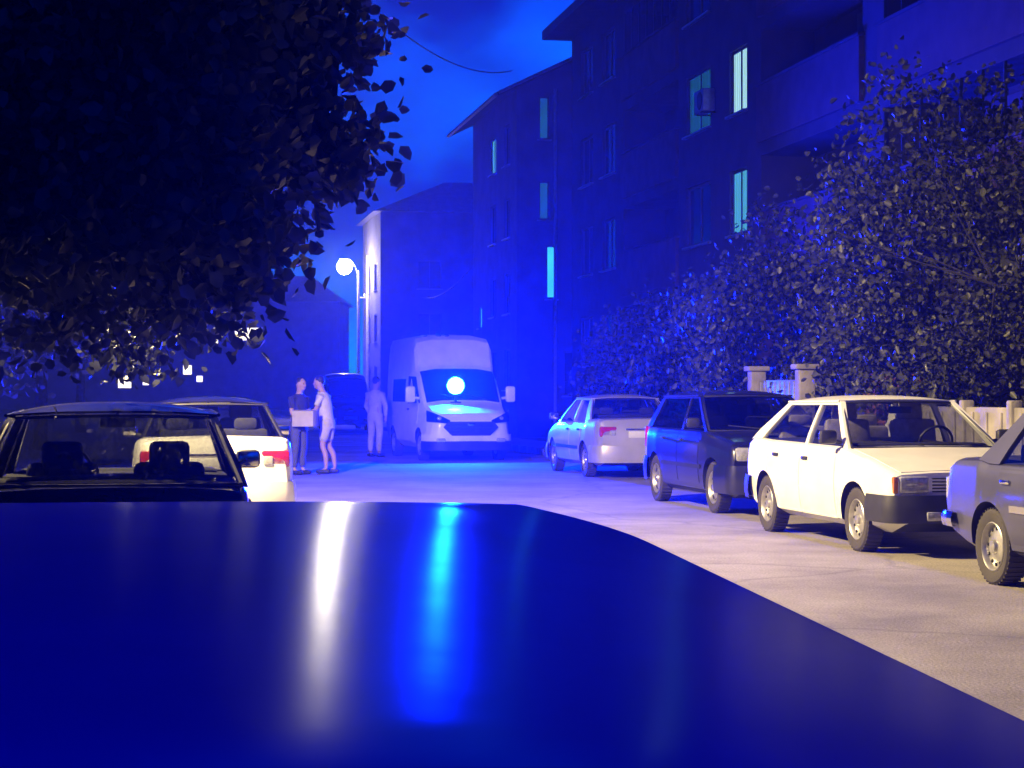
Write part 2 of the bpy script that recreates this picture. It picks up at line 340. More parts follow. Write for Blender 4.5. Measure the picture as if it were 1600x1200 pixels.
def car(name, label, u, v, face, P):
    """face=+1 drives away from the camera, -1 towards it"""
    root = thing(name, label, 'car', (0, 0, 0), 0, P.get('group'))
    mp = P['paint']; gl = P.get('glass', M_GLASS); W = P['w']
    body = Body(P['top'], P['wid'], P['bot'], P.get('crown', .02))
    r = P['r']; tw = P.get('tw', .17); ra = P.get('ra', r*1.18); ax = P['axles']; yt = W-.055-tw/2+P.get('track', .02)
    wpos = [(x, sg*yt, r) for x in ax for sg in (1, -1)]
    xA0, xA1, xC1, xC0, xB = P['xA0'], P['xA1'], P['xC1'], P['xC0'], P['xB']
    body.build(root, mp, [(x, y, r) for x, y, _ in wpos], ra, (xC0+.02, xA0-.02), m_int=M_INT)
    for x, y, rr in wpos: wheel(root, x, y, rr, tw, P.get('rim', 'steel'), 1 if y > 0 else -1)
    arches = [(x, r, ra+.03) for x in ax]
    zb = lambda x: interp(P['top'], x)
    # doors with handles
    doors = P['doors']; sill = P.get('sill', .27)
    for sg in (1, -1):
        for d0, d1 in doors:
            d = body.patch(d0-.008, d1+.008, sill, zb((d0+d1)/2)-.035, -.001, .006, arches, 12, 8, sg).build('door', mp, root)
            hz = zb((d0+d1)/2)-.135; hx = min(d0, d1)+.14
            hb = MB(); hb.rbox((hx, sg*(body.side(hx, hz)+.012), hz), (.15, .025, .035), .01); hb.build('handle', P.get('handle', M_PLAST), d)
        if P.get('trim'):
            zt = P['trim']; xm0 = min(ax)+ra+.05; xm1 = max(ax)-ra-.05
            body.patch(xm0, xm1, zt-.025, zt+.025, .004, .012, (), 14, 1, sg).build('side_moulding', P.get('trim_mat', M_PLAST), root)
        # sill
        body.patch(min(ax)+ra+.02, max(ax)-ra-.02, P['bot_z']+.01, sill-.012, -.001, .004, (), 10, 2, sg).build('sill', P.get('sill_mat', mp), root)
    # greenhouse
    zr0, zr1 = P['zrA'], P['zrC']; yb0 = P.get('yb', W*.90); yr = P['yr']; ztop = P['zroof']
    zrail = lambda x: zr1 + (zr0-zr1)*(x-xC1)/(xA1-xC1) if xC1 <= x <= xA1 else (zr0 if x > xA1 else zr1)
    def sp(x, f, sg, out=0.0):
        z = zb(x)-.01 + (zrail(x)-zb(x)+.01)*f; y = yb0+(yr-yb0)*(f**1.15)+out
        return Vector((x, sg*y, z))
    def side_panel(pts, mname, m, th, out=0.0):
        for sg in (1, -1):
            b = MB(); dense = []
            for i, (x, f) in enumerate(pts):
                x2, f2 = pts[(i+1) % len(pts)]
                for k in range(4): dense.append((x+(x2-x)*k/4, f+(f2-f)*k/4))
            b.prism([sp(x, f, sg, out) for x, f in dense], (0, -sg*th, 0)); b.build(mname, m, root)
    pil = P.get('pillar', mp)
    side_panel([(xA0+.02, 0), (xA1+.01, 1), (xA1-.06, 1), (xA0-.10, 0)], 'windscreen_pillar', pil, .05)
    side_panel([(xB+.035, 0), (xB+.025, 1), (xB-.025, 1), (xB-.035, 0)], 'door_pillar', P.get('bpil', pil), .05)
    cw0, cw1 = P.get('cp', (.22, .16))
    side_panel([(xC0+cw0, 0), (xC1+cw1, 1), (xC1-.01, 1), (xC0-.01, 0)], 'rear_pillar', pil, .05)
    fa = .93
    lerp = lambda a, b_, t: a+(b_-a)*t
    side_panel([(xA0-.10, .02), (lerp(xA0-.10, xA1-.06, fa), fa), (xB+.025, fa), (xB+.035, .02)], 'side_window', gl, .006, -.012)
    side_panel([(xB-.035, .02), (xB-.025, fa), (lerp(xC0+cw0, xC1+cw1, fa), fa), (xC0+cw0, .02)], 'side_window', gl, .006, -.012)
    side_panel([(xA1+.005, .915), (xA1, 1), (xC1, 1), (xC1, .915)], 'roof_rail', pil, .04, .001)
    nr = P.get('roof_res', 14)
    def roof_fn(a, bq):
        x = xA1+.015 + (xC1-xA1-.03)*a; q = 2*bq-1; y = q*(yr+.012+P.get('bulge', 0)*math.sin(min(1, min(a, 1-a)/.22)*math.pi/2))
        e = P.get('roof_exp', 2.6); edge = 1-abs(q)**e
        fr = min(1.0, ((a+.0)/.14))*1.0; re = min(1.0, (1-a)/.14)
        dip = P.get('dip', .6); k = math.sin(fr*math.pi/2)*dip+1-dip; k2 = math.sin(re*math.pi/2)*dip+1-dip
        zt = ztop - P.get('roof_bow', .018)*(2*a-1)**2
        zr = zrail(min(max(x, xC1), xA1))-.004
        return Vector((x, y, zr + max(zt-zr, .004)*edge*min(k, k2) + .004))
    b = MB(); b.slab(roof_fn, nr, nr, .012); b.build('roof', P.get('roof_paint', mp), root, 50)
    for sg in (1, -1):
        b = MB(); pts = [roof_fn(i/24, 1 if sg > 0 else 0)+Vector((0, sg*.001, -.004)) for i in range(25)]
        b.tube(pts, P.get('rail_r', .011), 8); b.build('drip_rail', P.get('rail_mat', mp), root)
    def screen(x0, z0, y0, x1, z1, y1, bow, nm, m):
        def fn(a, bq):
            x = x0+(x1-x0)*a; z = z0+(z1-z0)*a; q = 2*bq-1; return Vector((x+bow*(1-q*q), q*(y0+(y1-y0)*a), z+.012*(1-q*q)*a))
        b = MB(); b.slab(fn, 6, 12, .006); o = b.build(nm, m, root, 40)
        f = MB(); e = [fn(0, j/12) for j in range(13)] + [fn(i/6, 1) for i in range(1, 7)] + [fn(1, j/12) for j in range(11, -1, -1)] + [fn(i/6, 0) for i in range(5, -1, -1)]
        f.tube(e, .012, 6); f.build('seal', M_PLAST, o); return o, fn
    wsn, wfn = screen(xA0+.03, zb(xA0)+.005, yb0-.03, xA1+.015, zr0-.02, yr-.02, .07, 'windscreen', gl)
    screen(xC0-.02, zb(xC0)+.005, yb0-.04, xC1-.015, zr1-.02, yr-.02, -.05, 'rear_window', P.get('rear_glass', gl))
    if P.get('wipers', True):
        for y0, y1 in ((.45, -.02), (-.05, -.5)):
            b = MB(); p0 = wfn(.02, (y0/.75+1)/2)+Vector((.02, 0, .012)); p1 = wfn(.12, (y1/.75+1)/2)+Vector((.015, 0, .012)); b.tube([p0, p1], .008, 6); b.build('wiper', M_PLAST, root)
    # cabin
    sm = P.get('seat_mat', M_DSEAT)
    for y in (-.34, .34): seat(root, (xB+.05), y, .78, sm, P.get('seat_h', .5))
    b = MB(); b.rbox((xC0+.42, 0, P.get('bench_z', .95)), (.14, yb0*1.6, .26), .05)
    for y in (-.36, .36) if 'bench_z' not in P else (): b.rbox((xC0+.40, y, 1.13), (.09, .25, .13), .04)
    b.build('rear_bench', sm, root)
    b = MB(); b.rbox((xA0-.25, 0, zb(xA0)+.005), (.42, yb0*1.75, .07), .03); b.build('dashboard', M_INT, root)
    b = MB(); st = P.get('steer', .34)*1; ring = [(xA0-.52+.06*math.sin(t), st+.17*math.cos(t), zb(xA0)+.03+.16*math.sin(t)) for t in np.linspace(0, 2*math.pi, 17)]; b.tube(ring, .014, 6, cap=False); b.tube([(xA0-.52, st-.16, zb(xA0)+.03), (xA0-.52, st+.16, zb(xA0)+.03)], .012, 6)
    b.build('steering_wheel', M_PLAST, root)
    b = MB(); b.rbox((xA1+.06, 0, zr0-.085), (.03, .24, .07), .02); b.tube([(xA1+.06, 0, zr0-.06), (xA1+.04, 0, zr0+.0)], .01, 6); b.build('interior_mirror', M_PLAST, root)
    for sg in P.get('mirrors', (1, -1)):
        b = MB(); xm = xA0-.16; zm = zb(xA0)+.10; ym = sg*(yb0+.13)
        b.rbox((xm, ym, zm), (.09, .17, .13), .035, 0); b.tube([(xm, sg*(yb0-.0), zm-.05), (xm, ym-sg*.04, zm-.03)], .02, 8, 0); b.rbox((xm-.047, ym, zm), (.006, .14, .10), .003, 1)
        b.build('door_mirror', [P.get('mirror_mat', M_PLAST), M_CHROME], root)
    # front and rear ends
    xf = max(t[0] for t in P['top']); xb = min(t[0] for t in P['top'])
    for spec in P['ends']:
        kind = spec[0]
        if kind == 'box':      # name, centre y list, x, z, size, material, radius
            _, nm, ys, x, z, d, m, rad = spec
            for y in ys:
                b = MB(); b.rbox((x, y, z), d, rad, 0); b.build(nm, m, root)
        elif kind == 'slats':
            _, x, z, wd, h, n, m, mb = spec
            b = MB(); b.rbox((x-.012*np.sign(x), 0, z), (.04, wd, h), .012, 0); gr = b.build('grille', mb, root)
            for i in range(n):
                b = MB(); b.rbox((x+.012*np.sign(x), 0, z-h/2+h*(i+.5)/n), (.012, wd*.96, h/n*.42), .003); b.build('slat', m, gr)
        elif kind == 'bumper':
            _, sgx, x, z0, z1, wrap, m = spec
            b = MB()
            pts = []
            for t in np.linspace(0, 1, 9): pts.append((x-wrap*(1-t), interp(P['wid'], x-wrap*(1-t) if sgx > 0 else x+wrap*(1-t))))
            y_out = [(x - sgx*wrap*(1-t), min(W+.02, interp(P['wid'], min(max(x-sgx*wrap*(1-t), xb), xf))+.025)) for t in np.linspace(0, 1, 9)]
            line = [(a, y) for a, y in y_out] + [(x+sgx*.05, y_out[-1][1]-.06), (x+sgx*.075, y_out[-1][1]*.55), (x+sgx*.08, 0)]
            line = line + [(a, -y) for a, y in line[-2::-1]]
            n_ = len(line); prof = [(-.03, z0+.01), (0, z0), (.014, (z0*2+z1)/3), (.014, (z0+2*z1)/3), (0, z1), (-.03, z1-.008)]
            vs = []
            for i, (a, y) in enumerate(line):
                t = Vector((line[min(i+1, n_-1)][0]-line[max(i-1, 0)][0], line[min(i+1, n_-1)][1]-line[max(i-1, 0)][1], 0)).normalized()
                nn = Vector((t.y, -t.x, 0))*(1 if sgx < 0 else -1)
                if i <= n_//2 and nn.y < -.01 : nn = -nn
                if i > n_//2 and nn.y > .01: nn = -nn
                if abs(nn.y) < .35 and nn.x*sgx < 0: nn = -nn
                for o_, z in prof: vs.append((a+nn.x*o_, y+nn.y*o_, z))
            q = len(prof)
            b.add(vs, [(i*q+k, i*q+k+1, (i+1)*q+k+1, (i+1)*q+k) for i in range(n_-1) for k in range(q-1)])
            b.build('bumper', m, root, 40)
    # a hood or boot shut line: lid laid on the deck
    for nm, x0, x1 in P.get('lids', ()):
        def lid(a, bq):
            x = x0+(x1-x0)*a; q = 2*bq-1; w = interp(P['wid'], x)*.86; yy = q*w
            return Vector((x, yy, interp(P['top'], x) + body.crown*(1-abs(q)**1.6)*.99 - .003))
        b = MB(); b.slab((lambda a, bq: lid(1-a, bq)) if x1 < x0 else lid, 14, 12, .008); b.build(nm, P.get('hood_paint', mp), root, 40)
    root.location = S(u, v, 0); root.rotation_euler = (0, 0, ROT if face > 0 else ROT+math.pi)
    if P.get('scale'): root.scale = (P['scale'],)*3
    return root

P_WHITE = paint('white_paint', (0.80, 0.79, 0.74), .4, 0, .5, .1, .05)
P_OLDWHITE = paint('old_white_paint', (0.78, 0.77, 0.74), .4, 0, .5, .1, .06)
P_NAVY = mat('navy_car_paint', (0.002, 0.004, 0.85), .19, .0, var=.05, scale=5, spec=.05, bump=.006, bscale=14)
P_DARK = mat('dark_blue_paint', (0.004, 0.005, 0.03), .13, spec=.4, var=.15, scale=3.5)
P_BLACK = paint('charcoal_blue_paint', (0.010, 0.010, 0.02), .35, .0, .8, .08, .2)
P_SILVER = paint('silver_paint', (0.52, 0.50, 0.50), .38, .35, .7, .08, .08)
P_MAUVE = paint('faded_blue_grey_paint', (0.055, 0.055, 0.10), .45, .1, .5, .1, .12)

HATCH = dict(paint=P_WHITE, w=.825, r=.285, tw=.17, ra=.345, axles=(1.23, -1.23), bot_z=.2,
    top=[(2.0,.66),(1.985,.715),(1.95,.735),(1.45,.835),(1.0,.905),(.85,.925),(-1.2,.945),(-1.72,.965),(-1.93,.93),(-1.985,.86),(-2.0,.78)],
    wid=[(2.0,.745),(1.95,.775),(1.6,.80),(1.1,.818),(.2,.825),(-1.2,.822),(-1.75,.79),(-1.95,.75),(-2.0,.72)],
    bot=[(2.0,.30),(1.7,.2),(-1.6,.2),(-2.0,.33)],
    xA0=.93, xA1=.30, xB=-.16, xC1=-1.08, xC0=-1.80, zrA=1.345, zrC=1.335, yr=.575, yb=.745, zroof=1.395, cp=(.30,.12),
    doors=((.78,-.15),(-.16,-1.0)), trim=None, seat_mat=M_SEAT, seat_h=.47, scale=1.03, sill_mat=P_WHITE,
    lids=(('bonnet', 1.955, .98),),
    ends=[('box','headlamp',(.56,-.56),1.985,.625,(.07,.27,.15),M_LAMP,.02), ('box','indicator',(.725,-.725),1.975,.625,(.06,.05,.15),M_ORANGE,.015),
          ('slats',1.99,.625,.82,.14,5,M_PLAST,M_PLAST), ('bumper',1,1.99,.30,.54,.42,M_PLAST), ('bumper',-1,-1.99,.32,.56,.30,M_PLAST),
          ('box','number_plate',(0,),2.088,.43,(.012,.5,.11),M_PLATE,.003), ('box','fog_lamp',(.4,-.4),2.085,.36,(.03,.16,.08),M_LAMP,.015), ('box','tail_lamp',(.6,-.6),-1.985,.70,(.06,.24,.16),M_RED,.02)])
def variant(base, **k): d = dict(base); d.update(k); return d
SEDAN = dict(paint=P_SILVER, w=.84, r=.29, tw=.18, ra=.345, axles=(1.27, -1.22), bot_z=.2,
    top=[(2.1,.58),(2.08,.65),(2.0,.70),(1.4,.86),(1.0,.925),(.85,.94),(-1.25,.955),(-1.4,.99),(-1.95,1.0),(-2.1,.975),(-2.15,.90),(-2.18,.80)],
    wid=[(2.1,.66),(2.05,.73),(1.8,.80),(1.2,.835),(.2,.84),(-1.4,.835),(-1.9,.80),(-2.1,.76),(-2.18,.72)],
    bot=[(2.1,.28),(1.7,.2),(-1.7,.2),(-2.18,.30)],
    xA0=1.0, xA1=.22, xB=-.20, xC1=-.92, xC0=-1.42, zrA=1.36, zrC=1.35, yr=.585, yb=.755, zroof=1.42, cp=(.34,.14),
    doors=((.86,-.18),(-.20,-1.02)), trim=.5, seat_mat=M_DSEAT, lids=(('bonnet', 2.03, 1.02), ('boot_lid', -1.50, -2.07)), rim='alloy',
    ends=[('box','headlamp',(.58,-.58),2.04,.64,(.10,.30,.14),M_LAMP,.04), ('slats',2.075,.62,.6,.12,4,M_PLAST,M_PLAST),
          ('bumper',1,2.08,.24,.52,.5,P_SILVER), ('bumper',-1,-2.15,.27,.56,.45,P_SILVER),
          ('box','tail_lamp',(.60,-.60),-2.135,.79,(.09,.31,.19),M_RED,.05), ('box','reversing_lamp',(.53,-.53),-2.18,.775,(.03,.10,.09),M_LAMP,.02),
          ('box','number_plate',(0,),-2.175,.745,(.02,.52,.11),M_PLATE,.004), ('box','plate_trim',(0,),-2.165,.83,(.04,.62,.035),M_CHROME,.01)])
CLASSIC = dict(SEDAN, paint=P_MAUVE, w=.81, axles=(1.25,-1.18), rim='steel', r=.29,
    top=[(2.0,.74),(1.98,.82),(1.9,.85),(1.0,.91),(.85,.925),(-1.25,.93),(-1.4,.955),(-1.85,.94),(-1.98,.90),(-2.02,.82)],
    wid=[(2.0,.76),(1.8,.79),(1.2,.808),(.2,.81),(-1.4,.805),(-1.9,.78),(-2.02,.755)], bot=[(2.0,.32),(1.6,.22),(-1.6,.22),(-2.02,.34)],
    trim=.60, trim_mat=M_CHROME, lids=(('bonnet', 1.93, 1.0), ('boot_lid', -1.52, -1.93)), handle=M_CHROME,
    ends=[('box','headlamp',(.56,-.56),1.99,.64,(.05,.2,.2),M_LAMP,.09), ('slats',1.995,.64,.7,.2,5,M_CHROME,M_PLAST), ('bumper',1,2.02,.40,.52,.25,M_CHROME), ('bumper',-1,-2.04,.40,.52,.25,M_CHROME),
          ('box','tail_lamp',(.61,-.61),-2.02,.70,(.05,.20,.20),M_RED,.02), ('box','reversing_lamp',(.735,-.735),-2.0,.70,(.06,.05,.18),M_LAMP,.015), ('box','number_plate',(0,),-2.035,.64,(.015,.5,.11),M_PLATE,.003)])

# foreground car whose roof fills the lower half of the picture
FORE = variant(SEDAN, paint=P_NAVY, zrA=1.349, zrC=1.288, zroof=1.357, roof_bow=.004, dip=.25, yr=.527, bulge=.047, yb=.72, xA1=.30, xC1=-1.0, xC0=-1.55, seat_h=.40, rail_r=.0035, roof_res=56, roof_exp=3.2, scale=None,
    mirrors=(1, -1), rail_mat=M_PLAST, wipers=True, sill_mat=P_NAVY,
    ends=[e if e[0] != 'bumper' else (*e[:-1], P_NAVY) for e in SEDAN['ends']])
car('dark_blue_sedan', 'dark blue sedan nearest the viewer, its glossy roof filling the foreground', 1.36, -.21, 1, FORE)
# parked row on the left, facing away
LEFTP = variant(HATCH, bench_z=.86, seat_h=.30, paint=P_DARK, glass=M_DIM, rear_glass=M_DIM, seat_mat=M_DSEAT, zroof=1.42, zrA=1.365, zrC=1.35, yr=.61, yb=.77, xC1=-1.15, scale=.985, sill_mat=P_DARK)
car('dark_hatchback', 'dark hatchback seen from behind under the left trees, interior mirror showing through its rear window', 12.35, -.22, 1, LEFTP)
car('white_sedan', 'white sedan with dark roof ahead of the dark hatchback, only its right corner showing', 21.2, .64, 1, variant(SEDAN, paint=P_OLDWHITE, sill_mat=P_OLDWHITE, pillar=P_BLACK, roof_paint=P_BLACK, rail_mat=P_BLACK,
    ends=[e if e[0] != 'bumper' else (*e[:-1], P_OLDWHITE) for e in SEDAN['ends']]))
# parked row on the right
car('white_hatchback', 'boxy white hatchback with black bumper parked facing the viewer on the right', 17.5, 7.20, -1, HATCH)
car('blue_grey_sedan', 'faded blue grey classic sedan cut by the right edge of the picture', 12.0, 7.05, -1, CLASSIC)
SUV = variant(HATCH, paint=P_BLACK, glass=M_TINT, seat_mat=M_DSEAT, r=.31, ra=.37, axles=(1.30,-1.30), scale=1.0, zroof=1.50, zrA=1.435, zrC=1.43, yr=.61, rim='alloy', sill_mat=M_PLAST,
    top=[(2.0,.74),(1.985,.80),(1.9,.86),(1.45,.93),(1.0,.985),(.85,1.0),(-1.2,1.01),(-1.72,1.02),(-1.93,1.0),(-1.985,.92),(-2.0,.85)], xC1=-1.45, xC0=-1.86, cp=(.22,.10), xA1=.18, trim=.55,
    ends=[('box','headlamp',(.58,-.58),1.97,.73,(.10,.28,.17),M_LAMP,.04), ('slats',1.99,.73,.76,.10,2,M_CHROME,M_PLAST), ('bumper',1,1.99,.26,.60,.5,P_BLACK), ('bumper',-1,-1.99,.28,.60,.4,P_BLACK),
          ('box','number_plate',(0,),2.088,.45,(.012,.5,.11),M_PLATE,.003), ('box','fog_lamp',(.5,-.5),2.065,.36,(.03,.16,.08),M_LAMP,.015), ('box','tail_lamp',(.66,-.66),-1.975,.86,(.08,.18,.30),M_RED,.03)])
car('dark_blue_hatchback', 'tall dark hatchback with pale wheels between the white hatchback and the silver sedan', 23.1, 7.52, -1, SUV)
car('silver_sedan', 'silver sedan with red tail lamps parked rear towards the viewer', 33.0, 8.28, 1, variant(SEDAN, scale=1.02))

# ------------------------------------------------------------------ vans
def van(name, label, u, v, face, m_paint, L=5.0, H=2.62, mid=2.0, hw=.98, rz=0.0, detail=True):
    root = thing(name, label, 'van', (0, 0, 0))
    f = L/2
    top = [(f,.80),(f-.03,.92),(f-.10,1.02),(f-.25,1.10),(f-.55,1.20),(f-.72,1.27),(f-1.02,1.58),(f-1.32,1.88),(f-1.52,mid),(f-1.62,mid+.08),(f-1.85,H-.13),(f-2.05,H-.03),(f-2.4,H),(-f+.15,H),(-f,H-.08)]
    wid = [(f,.66),(f-.03,.76),(f-.12,.86),(f-.3,.93),(f-.7,hw-.01),(f-1.2,hw),(-f+.2,hw),(-f,hw-.04)]
    bot = [(f,.34),(f-.5,.26),(-f+.6,.26),(-f,.36)]
    b = Body(top, wid, bot, .03); r = .33; ra = .40; ax = (f-.92, -f+.95)
    # van sections lean inwards above the belt
    b.KEYS = [(0,0,0),(.80,0,0),(.955,.06,0),(.985,.14,0),(1,.25,0),(.99,.42,0),(.95,.72,0),(.90,.92,0),(.84,.98,0),(.5,1,.75),(0,1,1)]
    b.build(root, m_paint, [(x, s*(hw-.13), r) for x in ax for s in (1, -1)], ra, None, n=70)
    for x in ax:
        for s in (1, -1): wheel(root, x, s*(hw-.13), r, .2, 'alloy', s)
    def deck(x, q): # q -1..1 across the top
        p = b.sec(x)[8:]; y = abs(q)*p[0][0]; z = float(np.interp(y, [p[2][0], p[1][0], p[0][0]], [p[2][1], p[1][1], p[0][1]])); return Vector((x, math.copysign(y, q) if q else 0, z))
    g = MB(); g.slab(lambda a, t: deck(f-.74-.74*a, 1-2*t), 24, 28, .014); g.build('windscreen', M_OPAQ, root, 40)
    zw = lambda x: min(interp(top, x)*1.0, mid)
    for s in (1, -1):
        d = b.patch(f-2.15, f-1.05, .42, 1.22, -.001, .007, [(ax[0], r, ra+.03)], 12, 8, s).build('door', m_paint, root)
        q = MB(); zq = 1.12; xq = f-2.0; q.rbox((xq, s*(b.side(xq, zq)+.014), zq), (.18, .03, .045), .012); q.build('handle', M_PLAST, d)
        pts = [(f-.98, 1.26), (f-1.55, 1.84), (f-2.12, 1.86), (f-2.12, 1.24)]
        w = MB(); dense = []
        for i, (x, z) in enumerate(pts):
            x2, z2 = pts[(i+1) % 4]
            for k in range(5): dense.append((x+(x2-x)*k/5, z+(z2-z)*k/5))
        w.prism([(x, s*(b.side(x, z)+.008), z) for x, z in dense], (0, -s*.03, 0)); w.build('side_window', M_OPAQ, root)
        b.patch(-f+1.0, f-2.45, 1.28, 1.80, -.001, .006, (), 10, 4, s).build('side_window', M_OPAQ, root)
        m = MB(); m.rbox((f-1.0, s*(hw+.15), 1.45), (.12, .22, .36), .05, 0); m.tube([(f-1.0, s*(hw-.05), 1.36), (f-1.0, s*(hw+.1), 1.38)], .03, 8, 0); m.rbox((f-1.064, s*(hw+.15), 1.45), (.008, .18, .30), .003, 1)
        m.build('door_mirror', [m_paint, M_CHROME], root)
        # slanted headlamp
        def hl(a, t):
            y = (.90-.44*a); x = float(np.interp(y, [.0, .46, .66, .80, .93], [f+.0, f-.0, f-.015, f-.09, f-.34])) + .022
            zlo = .86-.04*a; zhi = 1.10-.21*a
            return Vector((x - .10*t*(zhi-zlo), s*y, zlo+(zhi-zlo)*t))
        h = MB(); h.slab(hl if s < 0 else (lambda a, t: hl(1-a, t)), 10, 5, .02); h.build('headlamp', M_OPAQ, root, 40)
        h = MB(); h.sphere((f-.02, s*.67, .93), (.045, .07, .05)); h.build('lamp_bulb', M_LAMP, root)
        h = MB(); h.rbox((f+.06, s*.66, .46), (.05, .2, .09), .03); h.build('fog_lamp', M_LAMP, root)
    # six sided grille with bars
    hexp = [(.50,.86),(.60,.74),(.42,.56),(-.42,.56),(-.60,.74),(-.50,.86)]
    q = MB(); q.prism([(f+.01, y, z) for y, z in hexp], (.06, 0, 0)); gr = q.build('grille', M_PLAST, root)
    for z, w in ((.61,.44),(.68,.5),(.75,.55),(.81,.5)):
        q = MB(); q.rbox((f+.078, 0, z), (.02, w*2, .028), .008); q.build('slat', M_PLAST, gr)
    q = MB(); q.sphere((f+.085, 0, .80), (.02, .09, .04)); q.build('badge', M_CHROME, gr)
    # bumper: painted upper, black lower
    def bump(z0, z1, out, m, nm):
        ys = np.linspace(-hw-.0, hw+.0, 25)
        def fn(a, t):
            y = -hw+2*hw*a; x = float(np.interp(abs(y), [0, .6, .8, .92, hw], [f+.045, f+.02, f-.06, f-.18, f-.42])) + out; return Vector((x, y, z0+(z1-z0)*t))
        k = MB(); k.slab(fn, 24, 4, .025); k.build(nm, m, root, 40)
    bump(.44, .585, .0, m_paint, 'bumper'); bump(.24, .435, -.01, M_PLAST, 'lower_bumper')
    q = MB(); q.rbox((f+.085, 0, .50), (.012, .52, .115), .004); q.build('number_plate', M_PLATE, root)
    for y0, y1 in ((.65,.05),(-.02,-.6)):
        q = MB(); q.tube([deck(f-.75, y0)+Vector((.01,0,.02)), deck(f-.86, y1)+Vector((.01,0,.02))], .01, 6); q.build('wiper', M_PLAST, root)
    root.location = S(u, v, 0); root.rotation_euler = (0, 0, (ROT if face > 0 else ROT+math.pi)+rz)
    return root, b, f
VAN_P = paint('ambulance_white', (0.82, 0.80, 0.80), .4, 0, .4, .12, .06)
vroot, vb, vf = van('white_van', 'white high roof van facing the viewer with a blue beacon at its windscreen', 41.9, 6.62, -1, VAN_P, H=2.78, rz=R(3))
# marker lights on the leading edge of the high roof are parts of the van
for y in (-.62, -.30, -.12):
    q = MB(); q.rbox((vf-1.98, y, 2.77), (.10, .12, .05), .02); q.build('roof_lamp', M_CHROME, vroot)
van('dark_minibus', 'dark minibus parked far down the street below the lit street lamp', 76.0, 7.75, -1, P_BLACK, L=5.2, H=2.28, mid=2.0, hw=.9)

# ------------------------------------------------------------------ the blue beacon
D0 = 40.55; bp = Vector(((712-800)/2900*D0, D0, 1.45+(616-603)/2900*D0))
bt = thing('blue_beacon', 'flashing blue beacon lit at the windscreen of the white van', 'beacon', bp, R(-90)); bt.rotation_euler = (0, R(-8), R(-90))
b = MB(); b.lathe([(.0, .03), (.08, .025), (.14, .012), (.17, -.01), (.17, -.03), (0, -.03)], axis='x', n=24)
b.build('lens', emit('beacon_blue', (0.0003, 0.011, 1.0), BEACON), bt)
b = MB(); b.lathe([(.185, .045), (.205, .045), (.21, .02), (.21, -.09), (.16, -.14), (0, -.15)], axis='x', n=24); b.lathe([(.185, .045), (.18, -.02), (0, -.05)], axis='x', n=24); b.build('housing', M_PLAST, bt)  # barrel shaped to keep the blue light off the van
b = MB(); b.tube([(-.08, 0, -.19), (-.10, 0, -.36)], .03, 8); b.rbox((-.12, 0, -.36), (.2, .24, .03), .01); b.build('bracket', M_PLAST, bt)

# ------------------------------------------------------------------ buildings
def Pfront(a, z, d): return Vector((a, -d, z))           # street facade: local x along the street, facing +y
def Pend(a, z, d): return Vector((d, -a, z))             # end wall facing the camera (-x), a measured away from the street
def hexP(b, P, a0, a1, z0, z1, d0, d1, mi=0):
    b.hexa([P(a0, z0, d0), P(a1, z0, d0), P(a1, z0, d1), P(a0, z0, d1), P(a0, z1, d0), P(a1, z1, d0), P(a1, z1, d1), P(a0, z1, d1)], mi)
def facade(b, P, a0, a1, z0, z1, ops, mi=0):
    xs = sorted(set([a0, a1] + [o[0] for o in ops] + [o[1] for o in ops])); zs = sorted(set([z0, z1] + [o[2] for o in ops] + [o[3] for o in ops]))
    for i in range(len(xs)-1):
        for j in range(len(zs)-1):
            xm, zm = (xs[i]+xs[i+1])/2, (zs[j]+zs[j+1])/2
            if any(o[0] < xm < o[1] and o[2] < zm < o[3] for o in ops): continue
            b.add([P(xs[i], zs[j], 0), P(xs[i+1], zs[j], 0), P(xs[i+1], zs[j+1], 0), P(xs[i], zs[j+1], 0)], [(0, 1, 2, 3)], mi)
    for o in ops:
        p0, p1, q0, q1, d = o[:5]
        c = [(p0, q0), (p1, q0), (p1, q1), (p0, q1)]
        for k in range(4):
            (x, z), (x2, z2) = c[k], c[(k+1) % 4]; b.add([P(x, z, 0), P(x2, z2, 0), P(x2, z2, d), P(x, z, d)], [(0, 1, 2, 3)], mi)
        b.add([P(x, z, d) for x, z in c], [(0, 1, 2, 3)], mi)
def window(parent, P, a0, a1, z0, z1, pane, d=.10, mull=1, sill=True, transom=False):
    b = MB(); t = .06
    for q in ((a0, a0+t, z0, z1), (a1-t, a1, z0, z1), (a0+t, a1-t, z0, z0+t), (a0+t, a1-t, z1-t, z1)): hexP(b, P, *q, d-.05, d)
    for k in range(mull):
        am = a0+(a1-a0)*(k+1)/(mull+1); hexP(b, P, am-.025, am+.025, z0+t, z1-t, d-.045, d)
    if transom: hexP(b, P, a0+t, a1-t, z1-.45, z1-.40, d-.043, d)
    w = b.build('window', M_BFRAME, parent, 0)
    b = MB(); hexP(b, P, a0+t, a1-t, z0+t, z1-t, d-.02, d-.012); b.build('pane', pane, w, 0)
    if sill:
        b = MB(); hexP(b, P, a0-.06, a1+.06, z0-.05, z0-.003, -.10, d-.06); b.build('sill', M_METAL, w, 0)
    return w
E_BRIGHT = emit('lit_window_bright', (0.42, 0.80, 0.80), 0.0792, 2.2)
E_MID = emit('lit_window_cool', (0.10, 0.52, 0.72), 0.0625, 2.5)
E_DIM = emit('lit_window_dim', (0.02, 0.20, 0.36), 0.0292, 1.2)
E_CYAN = emit('lit_stair_window', (0.05, 0.62, 0.95), 0.1083, 0.8)
E_WARM = emit('lit_window_far', (1.0, 0.86, 0.62), 0.2167)
E_BROWN = emit('lit_window_amber', (0.24, 0.13, 0.09), 0.0292)
